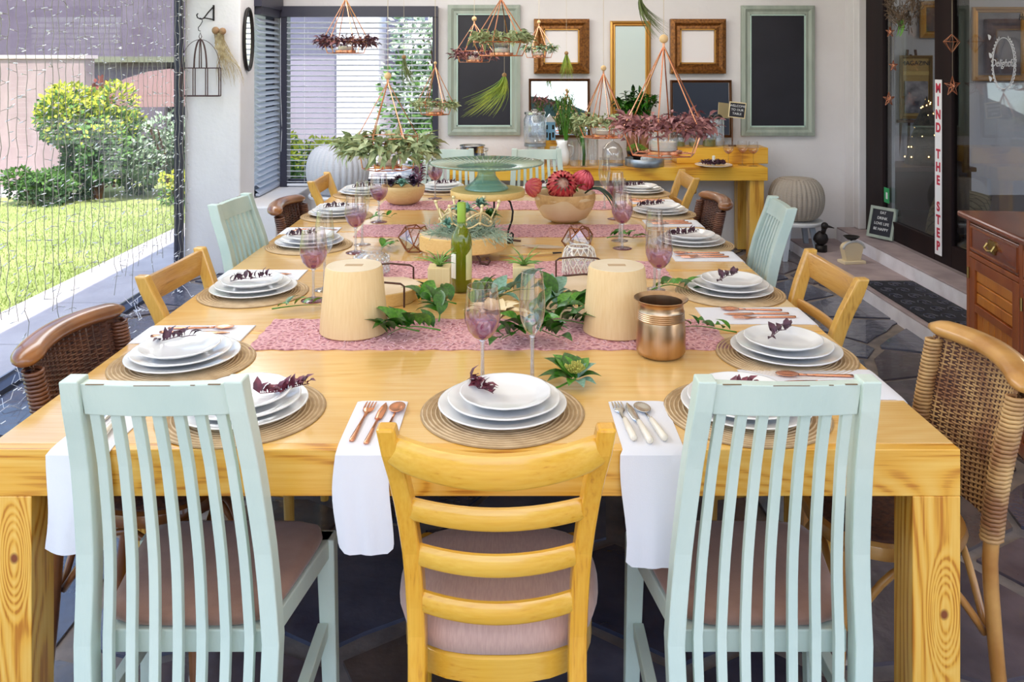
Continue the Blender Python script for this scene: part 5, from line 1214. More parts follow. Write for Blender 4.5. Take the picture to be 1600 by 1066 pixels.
def protea(label, loc, d, r, pal, seed, openf=.55):
    t = thing('protea_flower', label, 'flower', loc, 0, 'proteas in the wooden bowl'); D = Vector(d).normalized(); q = D.to_track_quat('Z', 'Y'); rg = random.Random(seed)
    MB().ball((0, 0, 0), r * .55, 14, 10, 1.2).build('flower_cone', mat('protea_centre' + str(seed), srgb(232, 196, 178), .8, col2=srgb(206, 140, 120), nscale=60, bump=.5), t, smooth=True, rot=q.to_euler())
    for ring, (n, tilt, L_, zz) in enumerate(((11, openf + .22, 1.0, -.9), (12, openf + .04, 1.15, -.8), (12, openf - .12, 1.2, -.7))):
        lv = MB(); lv.leaf((0, 0, 0), (0, 0, 1), (1, 0, 0), r * L_ * 1.25, r * .56, .75, 5); me = lv.mesh('petal', pal[ring % len(pal)], True)
        for k in range(n):
            a = 2 * PI * (k + .5 * (ring % 2)) / n; p = Vector((math.cos(a) * r * .30, math.sin(a) * r * .30, r * zz * .7)); dd_ = Vector((math.cos(a) * math.sin(tilt * .9), math.sin(a) * math.sin(tilt * .9), math.cos(tilt * .9)))
            z_ = dd_; x_ = Vector((math.cos(a), math.sin(a), 0)); x_ = (x_ - z_ * x_.dot(z_)).normalized(); y_ = z_.cross(x_)
            M = Matrix((x_, y_, z_)).transposed().to_4x4(); M.translation = p; M = q.to_matrix().to_4x4() @ M
            o = ob('petal', me, t); o.matrix_local = M
    return t
pr_, pp_, pw_ = mat('protea_red', srgb(206, 56, 66), .5, col2=srgb(176, 40, 54), nscale=20), mat('protea_pink', srgb(232, 110, 124), .5, col2=srgb(214, 78, 98), nscale=20), mat('protea_coral', srgb(226, 96, 88), .5, col2=srgb(238, 140, 120), nscale=20)
protea('open red protea with pale feathery centre, front middle of the bowl', (.235, 4.09, ZT + .19), (.05, -.95, .35), .072, [pr_, pw_, pr_], 1, .36)
protea('coral closed protea leaning left over the bowl rim', (.10, 4.14, ZT + .172), (-.75, -.35, .32), .052, [pw_, pw_, pp_], 2, .10)
protea('pink protea pointing up at the right of the bowl', (.345, 4.17, ZT + .20), (.35, -.3, .9), .058, [pp_, pr_, pp_], 3, .26)
t = thing('protea_leaves', 'green leaves and dark curling blades around the proteas', 'leaves', (.255, 4.16, ZT + .14)); rg = random.Random(9)
for i in range(16):
    a = i * 2.4; lv = MB(); lv.leaf((.04 * math.cos(a), .04 * math.sin(a), 0), (math.cos(a), math.sin(a), rg.uniform(.3, 1.2)), (0, 0, 1), .10, .036, .3); lv.build('leaf', green2 if i % 3 else green, t, smooth=True)
for i in range(5):
    a = R(-35 + i * 12); b_ = MB(); pts = [Vector((.10, 0, .0))]; d = Vector((math.cos(a), math.sin(a), .8))
    for k in range(8): pts.append(pts[-1] + d.normalized() * .028); d = d + Vector((0, 0, -.42))
    for p_ in pts: p_.z = max(p_.z, -.13)
    b_.tube(pts, [.004] * 6 + [.003, .002, .001], 5); b_.build('curling_blade', mat('blade_dark', srgb(40, 66, 50), .5), t, smooth=True)

# --- geometric terrariums
def terr(label, loc, r, rz, seed):
    t = thing('geometric_terrarium', label, 'terrarium', loc, rz, 'copper-framed geometric terrariums'); rg = random.Random(seed)
    bot = [Vector((.62 * r * math.cos(k * 2 * PI / 5), .62 * r * math.sin(k * 2 * PI / 5), .004)) for k in range(5)]
    mid = [Vector((r * math.cos((k + .5) * 2 * PI / 5), r * math.sin((k + .5) * 2 * PI / 5), r * .72 + .012 * (-1) ** k)) for k in range(5)]
    top = [Vector((.60 * r * math.cos(k * 2 * PI / 5), .60 * r * math.sin(k * 2 * PI / 5), r * 1.42)) for k in range(5)]
    f = MB(); g = MB()
    for k in range(5):
        j = (k + 1) % 5
        for a, b in ((bot[k], bot[j]), (bot[k], mid[k]), (bot[j], mid[k]), (mid[k], top[k]), (mid[k], top[j])) + (((top[k], top[j]),) if k else ()): f.tube([a, b], .0028, 5)
        g.add([bot[k], bot[j], mid[k]], [(0, 1, 2)])
        if k not in (2,): g.add([top[k], mid[k], top[j]], [(0, 1, 2)])
        if k not in (0,): g.add([mid[k - 1], mid[k], bot[k]], [(0, 1, 2)]); g.add([mid[k - 1], mid[k], top[k]], [(0, 1, 2)])
    f.build('copper_frame', copper_d, t); g.build('glass_panes', cleang, t); return t
terr('copper-framed faceted glass terrarium left of the succulent crown', (-.415, 3.50, ZT), .072, R(20), 1)
terr('copper-framed faceted glass terrarium right, behind the netted jar', (.270, 3.50, ZT), .070, R(60), 2)
# --- jars
def jar(label, loc, r, h, net):
    t = thing('glass_jar', label, 'jar', loc, 0, 'textured glass jars'); 
    MB().lathe([(.001, .003), (r * .8, .002), (r, .012), (r * 1.0, h * .5), (r * .86, h * .74), (r * .62, h * .82), (r * .60, h * .93), (r * .66, h), (r * .60, h)], 40, rib=0 if net else 20, amp=.012).build('jar_body', glass('jar_glass%d' % net, (.93, .95, .95, 1), .85, .03, .12, opac=.10), t, smooth=True)
    n = MB(); nn = 14
    if net:
        for k in range(nn):
            for s in (-1, 1):
                pts = []
                for q in range(9): a = 2 * PI * k / nn + s * q * .10; z = h * .80 * (1 - q / 9) + .005; rr = r * interp([(0, .98), (.5, 1.03), (.76, .90), (.9, .66)], z / h) ; pts.append((rr * math.cos(a), rr * math.sin(a), z))
                n.tube(pts, .0017, 4)
        n.tube([(r * .64 * math.cos(2 * PI * k / 24), r * .64 * math.sin(2 * PI * k / 24), h * .84) for k in range(24)], .003, 5, closed=True)
        for k in range(nn * 2):
            a = 2 * PI * k / nn / 2; n.tube([(r * 1.02 * math.cos(a), r * 1.02 * math.sin(a), .04), (r * 1.05 * math.cos(a + .1), r * 1.05 * math.sin(a + .1), .004)], .0015, 4)
        n.build('crochet_net', mat('net_white', srgb(236, 228, 214), .9), t, kind='stuff')
    else:
        for row in range(5):
            for k in range(18):
                a = 2 * PI * (k + .5 * (row % 2)) / 18; z = .018 + row * h * .125; n.ball((r * 1.0 * math.cos(a), r * 1.0 * math.sin(a), z), r * .10, 6, 4)
        n.build('bubble_relief', glass('bubble_glass', (.95, .97, .97, 1), .9, .05, .25, opac=.15), t, smooth=True, kind='stuff')
    return t
jar('round bubbled glass jar behind the left pale stump', (-.53, 3.10, ZT), .063, .10, 0)
jar('glass jar wrapped in a white crocheted net, behind the right stump', (.245, 3.12, ZT), .062, .122, 1)

# --- leafy branches of the table garland and loose sprigs
leafm = [MB().leaf((0, 0, 0), (0, 1, 0), (0, 0, 1), 1, .46, .25, 6).mesh('leaf', m_, True) for m_ in (green, green2, dusk)]
def leafy(name, label, base, ang, n, L_, ll, seed, kinds=(0, 0, 0, 1), lift=.25, cat='leafy branch', group='leafy branches of the table garland', zt=0.0):
    t = thing(name, label, cat, base, R(ang), group); rg = random.Random(seed); pts = []
    for k in range(7): f = k / 6; pts.append(Vector((L_ * f, .02 * math.sin(f * 4 + seed), .006 + zt * f + .012 * math.sin(f * PI))))
    MB().tube(pts, [.0026 - .0018 * k / 6 for k in range(7)], 5).build('stem', green2, t, smooth=True)
    for i in range(n):
        f = .12 + .88 * i / max(1, n - 1); k = min(5, int(f * 6)); p = pts[k].lerp(pts[k + 1], f * 6 - k); s = 1 if i % 2 else -1
        a = s * rg.uniform(.5, 1.25) * (1 - .5 * f) if i < n - 1 else 0; el = rg.uniform(-.05, 1.0) * lift * 2; l = ll * rg.uniform(.75, 1.15)
        o = ob('leaf', leafm[rg.choice(kinds)], t); o.location = p + Vector((0, 0, .004)); o.scale = (l, l, l); o.rotation_euler = (el, rg.uniform(-.5, .5), -PI / 2 + a)
    return t
GL = [('branch of the garland reaching left towards the left stump', (-.27, 2.43), 165, 9, .24, .075, 1), ('branch at the left of the garland lying towards the front', (-.22, 2.42), 205, 8, .15, .085, 2),
      ('branch of the garland rising left of the wine glass', (-.22, 2.47), 120, 8, .13, .08, 3), ('garland branch in front of the green bottle', (-.16, 2.62), 60, 9, .20, .085, 4),
      ('garland branch between bottle and right block vase', (-.10, 2.66), 20, 8, .18, .09, 5), ('garland branch hanging forward below the flute', (.02, 2.43), -110, 8, .14, .08, 6),
      ('garland branch behind the champagne flute', (.02, 2.50), 15, 10, .22, .085, 7), ('garland branch touching the right stump', (.10, 2.47), -8, 9, .15, .085, 8), ('garland branch at the front right of the centre', (.06, 2.42), -60, 8, .12, .08, 9),
      ('pale blue-green garland branch standing up near the right stump', (.12, 2.58), 80, 7, .09, .09, 10), ('garland branch left of the bottle foot', (-.19, 2.66), 150, 7, .12, .08, 12)]
for i, (lb, (x, y), a, n, L_, ll, sd2) in enumerate(GL):
    leafy('leafy_branch', 'glossy green ' + lb if i != 9 else lb, (x, y, ZT + .006 + .006 * (i % 3)), a, int(n * 1.5), L_, ll * 1.06, sd2, kinds=(0, 0, 1, 0) if i not in (9, 4) else (2, 2, 0), lift=.42, zt=.03 if i in (2, 4, 6, 9) else 0)
for px, py, a, n, L_, ll, lb, sd2 in ((425, 487, 12, 6, .15, .055, 'small green sprig lying left of the left stump', 3), (590, 395, 60, 7, .09, .06, 'green sprig beside the bubbled jar', 5), (580, 345, 35, 5, .10, .045, 'green sprig below the bowl of dark succulents', 7),
                                (950, 376, 10, 8, .12, .06, 'green sprig around the foot of the third right wine glass', 8), (1018, 455, -10, 7, .13, .065, 'green sprig right of the right stump', 12), (1150, 522, 172, 7, .15, .055, 'green sprig on the right between two place settings', 13)):
    z = ZT; H = 1.54 - z; Y = 1300 * H / (py - 99); leafy('leaf_sprig', lb, ((px - 803) / 1300 * Y, Y, z + .002), a, n, L_, ll, sd2, kinds=(1, 0, 1), cat='leaf sprig', group='loose green sprigs on the table', lift=.3)
# seeded green cluster in front of the bronze vase
t = thing('leaf_cluster', 'green leaf cluster with yellow seed head between flute and right napkin', 'leaf sprig', (.150, 2.04, ZT + .004), 0, 'loose green sprigs on the table'); rg = random.Random(31)
for i, (ad_, l, k) in enumerate(((175, .085, 0), (150, .088, 0), (128, .085, 1), (105, .082, 0), (82, .078, 0), (58, .074, 1), (30, .062, 2), (0, .058, 0), (-35, .052, 2), (-75, .055, 2), (-110, .050, 1), (205, .070, 0))):
    a = R(ad_); o = ob('leaf', leafm[k], t); o.scale = (l * 1.15, l, l); o.location = (.008 * math.cos(a), .008 * math.sin(a), .008 + .002 * (i % 4)); o.rotation_euler = (.50 if 20 < ad_ < 160 else .12, 0, a - PI / 2)
sh = MB()
for i in range(60): a = i * 2.4; r = .024 * math.sqrt(i / 60); sh.tube([(r * math.cos(a) * .6, r * math.sin(a) * .6, .030), (r * math.cos(a) * 1.1, r * math.sin(a) * 1.1, .044 + .006 * math.sin(i))], [.0016, .0022], 4)
sh.build('seed_head', mat('seed_yellow', srgb(206, 190, 92), .8, col2=srgb(150, 150, 60), nscale=50), t, kind='stuff'); MB().tube([(0, 0, .012), (-.04, -.035, .006), (-.065, -.045, .003)], .0022, 5).build('stem', green2, t)
# pale quartz/white petals behind the wine glass
t = thing('cream_flower', 'large creamy-white protea-like flower in the middle of the garland', 'flower', (-.055, 2.46, ZT + .03)); cmn = mat('cream_petal', srgb(228, 208, 166), .6, col2=srgb(214, 186, 136), nscale=9)
for i in range(15):
    a = i * 2.4; lv = MB(); lv.leaf((.010 * math.cos(a), .010 * math.sin(a), 0), (math.cos(a), math.sin(a) * .9, .25 + .9 * (i / 15)), (0, 0, 1), .105 - .003 * i, .048, .3); lv.build('petal', cmn, t, smooth=True)

# ================================================================== HANGING LANTERNS
def lantern(px, Y, y_apex, y_wide, y_base, w_wide, w_base, bead, rods, col, desc, wcol, wname, wr, rz=0, jarh=.08, wreath_y=None, leafl=.04, nleaf=420):
    """apex/base heights given by where they hang; sizes in metres"""
    sc_ = Y / 1300; X = (px - 803) * sc_; zz = lambda py: 1.54 - (py - 99) * sc_
    za, zw, zb = zz(y_apex), zz(y_wide), zz(y_base)
    t = thing('hanging_lantern', 'copper wire lantern ' + desc, 'lantern', (X, Y, zb), R(rz), 'hanging copper wire lanterns')
    n = rods; top = Vector((0, 0, za - zb)); wd = [Vector((w_wide * math.cos(2 * PI * k / n), w_wide * math.sin(2 * PI * k / n), zw - zb)) for k in range(n)]; bs = [Vector((w_base * math.cos(2 * PI * k / n), w_base * math.sin(2 * PI * k / n), 0)) for k in range(n)]
    th = .0032 if w_wide > .15 else .0026
    for k in range(n):
        MB().tube([top, wd[k]], th, 5).build('rod', col, t); MB().tube([wd[k], bs[k]], th, 5).build('rod', col, t)
    for q in (wd, bs): MB().tube(q, th, 5, closed=True).build('hoop', col, t)
    f = MB()
    for k in range(n // 2): f.tube([bs[k], bs[k + n // 2]], th, 5)
    f.build('base_bars', col, t)
    MB().solid([(w_base * .5, .003), (w_base * .56, .004), (w_base * .56, .016), (w_base * .52, .016), (w_base * .5, .008)], 28).build('tray', col, t, smooth='auto')
    MB().tube([top + Vector((0, 0, -.004)), top + Vector((0, 0, .012))], .006, 8).build('cap', col, t)
    zc = za - zb
    if bead: MB().ball((0, 0, zc + .012 + bead), bead, 14, 10).build('bead', wbead, t, smooth=True); zc += .012 + bead * 2
    MB().tube([(0, 0, zc), (0, 0, 2.62 - zb)], .0014, 4).build('string', stringm, t)
    j = thing('candle_jar', 'candle jar in the lantern ' + desc, 'candle jar', (X, Y, zb + .0165), 0, 'candle jars in the lanterns'); r = w_base * .42
    MB().lathe([(.001, .001), (r * .9, 0), (r, .004), (r, jarh), (r * .97, jarh)], 24).build('glass_wall', cleang, j, smooth=True)
    MB().solid([(r * .93, .002), (r * .93, jarh * .42), (r * .5, jarh * .43), (.001, jarh * .43)], 20).build('candle', waxw, j, smooth='auto'); MB().tube([(0, 0, jarh * .42), (0, 0, jarh * .55)], .0012, 4).build('wick', iron, j)
    wz_ = zz(wreath_y if wreath_y else y_wide)
    w = thing('lantern_wreath', wname + ' wreath, lantern ' + desc, 'wreath', (X, Y, wz_), 0, 'leafy wreaths around the lanterns'); rg = random.Random(int(px))
    m1 = MB(); m2 = MB()
    for i in range(nleaf):
        a = rg.uniform(0, 2 * PI); rad = wr * (.72 + rg.gauss(0, .10)); p = Vector((rad * math.cos(a), rad * math.sin(a), rg.gauss(0, wr * .08)))
        d = Vector((math.cos(a) + rg.gauss(0, .7), math.sin(a) + rg.gauss(0, .7), rg.gauss(.0, .5))); (m1 if i % 3 else m2).leaf(p, d, (rg.gauss(0, .5), rg.gauss(0, .5), 1), leafl * rg.uniform(.7, 1.4), leafl * .42, .4, 3)
    m1.build('foliage', wcol[0], w, kind='stuff'); m2.build('foliage', wcol[1], w, kind='stuff')
    MB().tube([(wr * .72 * math.cos(2 * PI * k / 28), wr * .72 * math.sin(2 * PI * k / 28), 0) for k in range(28)], .004, 5, closed=True).build('hoop', copper_d, w)
lantern(606, 4.15, 128, 214, 263, .150, .125, .018, 6, copper, 'over the left half of the table, the largest left one', (silver_g, sagew), 'silvery green', .25, 10, .085, 230, .075, 420)
lantern(1037, 3.70, 72, 200, 241, .190, .145, .020, 6, copper, 'lowest and largest on the right, before the side table', (mauve_l, mat('mauve_pale', srgb(186, 132, 130), .6)), 'mauve', .235, 12, .095, 196, .045, 520)
lantern(540, 4.6, -2, 62, 83, .125, .10, .0, 6, copper, 'at top left before the window blinds', (plum, mauve_l), 'dark plum', .175, 0, .05, 66, .034, 380)
lantern(783, 4.6, -2, 66, 87, .155, .12, .0, 6, copper, 'at the top middle before the left chalkboard', (silver_g, sagew), 'sage green', .175, 14, .055, 60, .045, 330)
lantern(741, 5.7, 36, 80, 97, .125, .10, .017, 6, copper, 'at top middle, small one half hidden by its neighbour', (mauve_l, plum), 'brownish plum', .165, 5, .06, 86, .035, 280)
lantern(680, 5.2, 104, 160, 179, .11, .085, .010, 6, copper, 'small one right of the window', (sagew, silver_g), 'grey green', .155, 0, .05, 164, .036, 300)
lantern(842, 5.9, 40, 76, 90, .105, .085, .013, 6, copper, 'small one before the left gold frame', (sagew, dusk), 'dark sage', .13, 0, .04, 76, .03, 260)
lantern(943, 5.2, 114, 196, 214, .155, .125, .018, 8, copper, 'before the tall narrow mirror', (silver_g, sagew), 'pale green', .20, 8, .06, 190, .045, 330)

# --- hanging air plants
def hang(label, px, y0, y1, Y, w, m_, n=60, lean=0, seed=1, cat='air plant'):
    s_ = Y / 1300; X = (px - 803) * s_; z0 = 1.54 - (y0 - 99) * s_; L_ = (y1 - y0) * s_
    t = thing('hanging_air_plant', label, cat, (X, Y, z0), 0, 'air plants hanging on strings'); rg = random.Random(seed); m = MB()
    for i in range(n):
        a = rg.uniform(0, 6.28); p = Vector((.006 * math.cos(a), .006 * math.sin(a), -.01)); l = L_ * rg.uniform(.55, 1.05); sp = w * rg.random() ** .6; pts = []
        for k in range(6): f = k / 5; pts.append(p + Vector((math.cos(a) * sp * f ** 1.2 + lean * f * f, math.sin(a) * sp * f ** 1.2, -l * f)))
        m.tube(pts, [.0022, .002, .0017, .0013, .0009, .0004], 3)
    m.build('blades', m_, t, kind='stuff'); MB().ball((0, 0, -.005), .014, 10, 8).build('bulb', mat('bulb_brown', srgb(150, 116, 74), .8), t, smooth=True)
    MB().tube([(0, 0, 0), (0, 0, 2.62 - z0)], .0008, 4).build('string', stringm, t)
lime = mat('lime_blade', srgb(176, 190, 70), .6, col2=srgb(120, 150, 56), nscale=12); olive = mat('olive_blade', srgb(120, 134, 80), .7, col2=srgb(86, 98, 60), nscale=12)
hang('bright yellow-green air plant hanging before the left chalkboard', 788, 116, 178, 4.9, .13, lime, 90, -.14, 1)
hang('small olive air plant hanging before the left wide mirror', 885, 82, 122, 5.6, .05, lime, 40, 0, 2)
hang('thin dark air plant hanging before the window blinds', 631, 88, 140, 5.2, .05, olive, 40, .05, 3)
hang('long grey-green air plant hanging at top centre over the tall mirror', 1000, -6, 56, 4.4, .05, olive, 50, .10, 4)
# --- wall hook, cage and dried bunch on the pillar
pl = 6.08; s_ = pl / 1300
t = thing('wall_bracket', 'black iron wall bracket with scrolled hook on the white pillar', 'bracket', ((334 - 803) * s_, pl, 1.54 - (8 - 99) * s_))
MB().box(-.006, .006, -.006, 0, -.115, 0).build('plate', iron, t); MB().tube([(0, -.005, -.01), (-.03, -.03, -.055), (-.055, -.05, -.10), (-.075, -.06, -.105), (-.095, -.065, -.095), (-.10, -.065, -.075), (-.09, -.065, -.065)], .005, 6).build('arm', iron, t, smooth=True)
MB().tube([(0, -.003, -.105), (-.03, -.02, -.10), (-.06, -.045, -.095)], .005, 6).build('brace', iron, t)
t = thing('iron_hook', 'iron S-shaped hook holding the birdcage frame', 'hook', ((318 - 803) * s_, pl - .07, 1.54 - (30 - 99) * s_))
MB().tube([(.0, 0, .005), (.014, 0, -.0), (.018, 0, -.02), (.004, 0, -.045), (-.012, 0, -.065), (-.010, 0, -.085), (.004, 0, -.09)], .003, 6).build('hook_wire', iron, t, smooth=True)
t = thing('birdcage_frame', 'small dark arched iron birdcage frame hanging on the white pillar', 'birdcage', ((321 - 803) * s_, pl - .10, 1.54 - (149 - 99) * s_))
W_, D_ = .14, .02; iron2 = mat('cage_iron', srgb(84, 62, 60), .5, metal=.4)
for z in (.0, .20):
    f = MB(); q = .004 if z else .005
    for a, b in (((-W_, -D_), (W_, -D_)), ((W_, -D_), (W_, D_)), ((W_, D_), (-W_, D_)), ((-W_, D_), (-W_, -D_))): f.tube([(a[0], a[1], z), (b[0], b[1], z)], q, 4)
    f.build('frame_ring', iron2, t)
MB().tube([(0, 0, .404), (.010, 0, .425), (0, 0, .455), (-.010, 0, .425), (0, 0, .404)], .0028, 6).build('loop', iron2, t, smooth=True)
for x in (-W_, -.045, .045, W_):
    for y in (-D_, D_): MB().tube([(x, y, 0), (x, y, .20)], .004, 4).build('bar', iron2, t)
for x, th in ((W_, .0022), (.045, .006)):
    MB().tube([(x * math.cos(a), -D_ * math.cos(a) * .0, .20 + .205 * math.sin(a)) for a in [PI * k / 20 for k in range(21)]], th, 6).build('arch', iron2, t, smooth=True)
MB().tube([(0, -D_ * math.cos(a), .20 + .205 * math.sin(a)) for a in [PI * k / 16 for k in range(17)]], .004, 6).build('arch', iron2, t, smooth=True)
t = thing('dried_bunch', 'bunch of dried grass-like roots hanging on the white pillar', 'dried plant', ((345 - 803) * s_, pl - .03, 1.54 - (46 - 99) * s_)); m = MB(); rg = random.Random(15)
for i in range(90):
    l = rg.uniform(.15, .42); x1 = rg.uniform(-.02, .16) * l / .4; m.tube([(rg.uniform(-.04, .04), rg.uniform(-.03, .0), 0), (rg.uniform(-.03, .05), -.02, -l * .35), (x1, -.02, -l * .7), (x1 + rg.uniform(0, .05), rg.uniform(-.03, .0), -l)], [.003, .002, .0014, .0006], 3)
m.build('strands', drygrass, t, kind='stuff'); MB().ball((-.02, -.02, -.01), .028, 10, 8).ball((.03, -.02, -.015), .026, 10, 8).build('husks', mat('husk', srgb(156, 122, 88), .9), t, smooth=True)
# dark frame of an oval mirror seen edge-on, beside the side window
t = thing('oval_mirror', 'narrow dark-framed oval mirror seen edge-on on the pillar side', 'mirror', (-1.995, 6.22, 1.72)); R_ = .23
MB().tube([(.012, .10 * math.cos(a), R_ * math.sin(a)) for a in [2 * PI * k / 32 for k in range(32)]], .012, 6, closed=True).build('frame', iron, t, smooth=True)
MB().add([(.010, .095 * math.cos(a), R_ * .95 * math.sin(a)) for a in [2 * PI * k / 32 for k in range(32)]], [tuple(range(32))]).build('mirror_glass', mirror, t)

# ================================================================== ON THE SIDE TABLE
CZ = .7255; CY = 6.76
def cx(px, Y=CY): return (px - 803) * Y / 1300
def vase(name, label, cat, px, y, r, h, prof=None, m_=cleang, group=None, n=28, z=CZ, part='vessel'):
    t = thing(name, label, cat, (cx(px, y), y, z), 0, group); prof = prof or [(.001, .003), (.9, .0), (1, .03), (1, .85), (.8, .93), (.82, 1)]
    MB().lathe([(max(.001, a * r), b * h) for a, b in prof], n).build(part, m_, t, smooth=True); return t
frost = glass('ribbed_glass', (.9, .93, .95, 1), .85, .05, .15, opac=.22, ocol=srgb(220, 226, 232))
t = vase('drink_dispenser', 'tall clear glass drink dispenser jar on a glass base', 'dispenser', 836, 6.72, .092, .235, [(.001, .003), (.9, 0), (1, .04), (1, .82), (.86, .93), (.86, 1)], frost, z=CZ + .17)
MB().solid([(.083, .232), (.086, .235), (.086, .252), (.03, .262), (.02, .275)], 24).build('lid', steel, t, smooth='auto'); MB().tube([(0, -.09, .03), (0, -.12, .03), (0, -.125, .02)], .008, 8).build('tap', steel, t)
t = vase('dispenser_base', 'clear ribbed glass base with metal band under the drink dispenser', 'stand', 836, 6.72, .088, .145, [(.95, 0), (1, .05), (.9, .9), (.9, 1)], frost); MB().solid([(.086, .145), (.088, .147), (.088, .168), (.086, .169)], 28).build('metal_band', galv, t)
t = thing('blue_house', 'little pale blue wooden house with white roof', 'figurine', (cx(859, 6.9), 6.90, CZ + .18)); BX(-.044, .044, -.03, .03, 0, .15).build('walls', mat('house_blue', srgb(130, 182, 216), .6), t)
MB().prism([(-.046, .15), (.046, .15), (.0, .215)], -.032, .032, Matrix.Rotation(R(90), 4, 'X')).build('roof', white_c, t)
for x, z, h in ((-.026, .02, .045), (.026, .02, .045), (0, .0, .06), (-.026, .09, .035), (.026, .09, .035)): BX(x - .008, x + .008, -.032, -.030, z, z + h).build('window' if z else 'door', iron, t)
BX(-.10, .10, -.06, .06, 0, .179).build('house_plinth', con_x, None, loc=(cx(859, 6.9), 6.90, CZ)); tag(bpy.data.objects['house_plinth'], 'wooden plinth block raising the little blue house', 'block')
t = vase('white_jug', 'white ceramic jug holding tall green fern', 'jug', 878, 6.66, .062, .20, [(.001, .002), (.8, 0), (1, .2), (.95, .5), (.62, .82), (.8, 1), (.75, 1), (.58, .82), (.001, .3)], white_c, z=CZ + .0)
MB().tube([(.05, 0, .16), (.09, 0, .15), (.092, 0, .09), (.058, 0, .06)], .006, 8).build('handle', white_c, t, smooth=True)
def greens(name, label, px, y, z, w, h, m_, n, ll, seed, cat='plant', lw=.35, droop=.2):
    t = thing(name, label, cat, (cx(px, y), y, z)); rg = random.Random(seed); m = MB(); st = MB()
    for i in range(n // 10 + 3):
        a = rg.uniform(0, 6.28); tip = Vector((math.cos(a) * w * rg.uniform(.3, 1), math.sin(a) * w * rg.uniform(.2, .6), h * rg.uniform(.6, 1))); pts = [Vector((0, 0, -.05)), tip * .5 + Vector((0, 0, h * .1)), tip]; st.tube(pts, .002, 4)
        for k in range(10):
            f = rg.uniform(.3, 1); p = pts[1].lerp(pts[2], f) if f > .5 else pts[0].lerp(pts[1], f * 2); m.leaf(p, (rg.gauss(0, 1), rg.gauss(0, .8), rg.gauss(.3, .6) - droop), (0, 0, 1), ll * rg.uniform(.7, 1.3), ll * lw, .3, 3)
    m.build('foliage', m_, t, kind='stuff'); st.build('stems', green2, t, kind='stuff'); return t
fern = mat('fern_green', srgb(96, 124, 48), .6, col2=srgb(64, 96, 40), nscale=20)
greens('fern_bunch', 'tall feathery olive fern fronds standing in the white jug', 884, 6.66, CZ + .20, .14, .40, fern, 260, .05, 2, lw=.14)
greens('eucalyptus_bunch', 'pale round-leaved eucalyptus in the glass vases', 908, 6.66, CZ + .20, .16, .18, silver_g, 140, .045, 3, lw=.75)
greens('protea_bunch', 'rosy dried flowers and grey leaves over the dispenser', 843, 6.80, CZ + .44, .12, .10, mauve_l, 80, .04, 4)
G2 = 'clear glass vessels on the side table'
cyl = [(.001, .003), (.95, 0), (1, .03), (1, 1)]
for px, y, r, h, lb in ((897, 6.62, .034, .20, 'tall narrow glass vase right of the white jug'), (912, 6.58, .03, .19, 'slim glass vase holding a dark green stalk'), (926, 6.66, .045, .21, 'wide clear cylinder vase before the tall mirror'), (866, 6.56, .036, .16, 'ribbed white-glass tumbler before the blue house')):
    vase('glass_vase', lb, 'vase', px, y, r, h, cyl, frost if px == 866 else cleang, G2)
t = thing('vase_stalk', 'dark green stalk standing in the slim glass vase', 'plant', (cx(912, 6.58), 6.58, CZ + .004)); MB().tube([(0, 0, 0), (.004, 0, .09), (-.008, 0, .22)], .012, 8).build('stalk', green, t, smooth=True)
t = vase('glass_cloche', 'rounded glass cloche with small knob left of the metal tray', 'cloche', 957, 6.66, .085, .19, [(1, 0), (1, .45), (.9, .7), (.6, .9), (.15, 1), (.08, 1.05), (.12, 1.1), (.001, 1.16)], cleang)
t = vase('cloche_base', 'dark low dish under the glass cloche', 'dish', 957, 6.66, .09, .004, [(.001, 0), (1, 0), (1, 1), (.001, 1)], galv); 
t = vase('metal_tray', 'round galvanised tray with a rim at the side table front', 'tray', 1007, 6.62, .155, .062, [(.001, .02), (.98, 0), (1, .05), (1, .95), (.98, 1), (.96, .95), (.96, .15), (.001, .12)], galv, n=40, part='pan')
t = thing('moss_dish', 'heap of bright green moss in a dark dish on the metal tray', 'moss', (cx(995, 6.64), 6.64, CZ + .013)); MB().solid([(.03, 0), (.03, .05), (.075, .08), (.08, .10), (.06, .10)], 24).build('dish', iron, t, smooth=True)
mo = MB(); rg = random.Random(8)
for i in range(320):
    a, r = rg.uniform(0, 6.28), .082 * math.sqrt(rg.random()); p = Vector((r * math.cos(a), r * math.sin(a), .10 + .05 * (1 - (r / .085) ** 2))); mo.leaf(p, (rg.gauss(0, 1), rg.gauss(0, 1), 1), (1, 0, 0), .02, .008, .2, 2)
mo.build('moss', mat('lime_moss', srgb(150, 180, 60), .8, col2=srgb(84, 130, 50), nscale=30), t, kind='stuff')
for px, lb in ((985, 'left'), (1007, 'middle'), (1028, 'right')): vase('shot_glass', f'small clear glass standing {lb} in the metal tray', 'glass', px, 6.55, .022, .06, cyl, cleang, 'small glasses in the tray', z=CZ + .012)
for px, ph, r, lb in ((988, .185, .05, 'brown stoneware vase under the broad-leaved plant, left'), (1006, .22, .04, 'tall dark wooden vase under the broad-leaved plant, right')):
    vase('stone_vase', lb, 'vase', px, 6.88, r, ph + .13, [(.001, .002), (.7, 0), (1, .3), (.95, .6), (.6, .9), (.7, 1), (.6, 1), (.5, .9), (.001, .5)], mat('stoneware%d' % px, srgb(150, 96, 56), .5, col2=srgb(110, 66, 40), nscale=20), 'brown vases at the back of the side table')
greens('broadleaf_plant', 'bushy broad-leaved green plant in the brown vase at left', 980, 6.86, CZ + .32, .14, .18, green, 120, .07, 5, lw=.55)
greens('broadleaf_plant', 'taller broad-leaved green plant right of its twin', 1006, 6.86, CZ + .36, .11, .20, green, 120, .065, 6, lw=.55)
RZ = .857
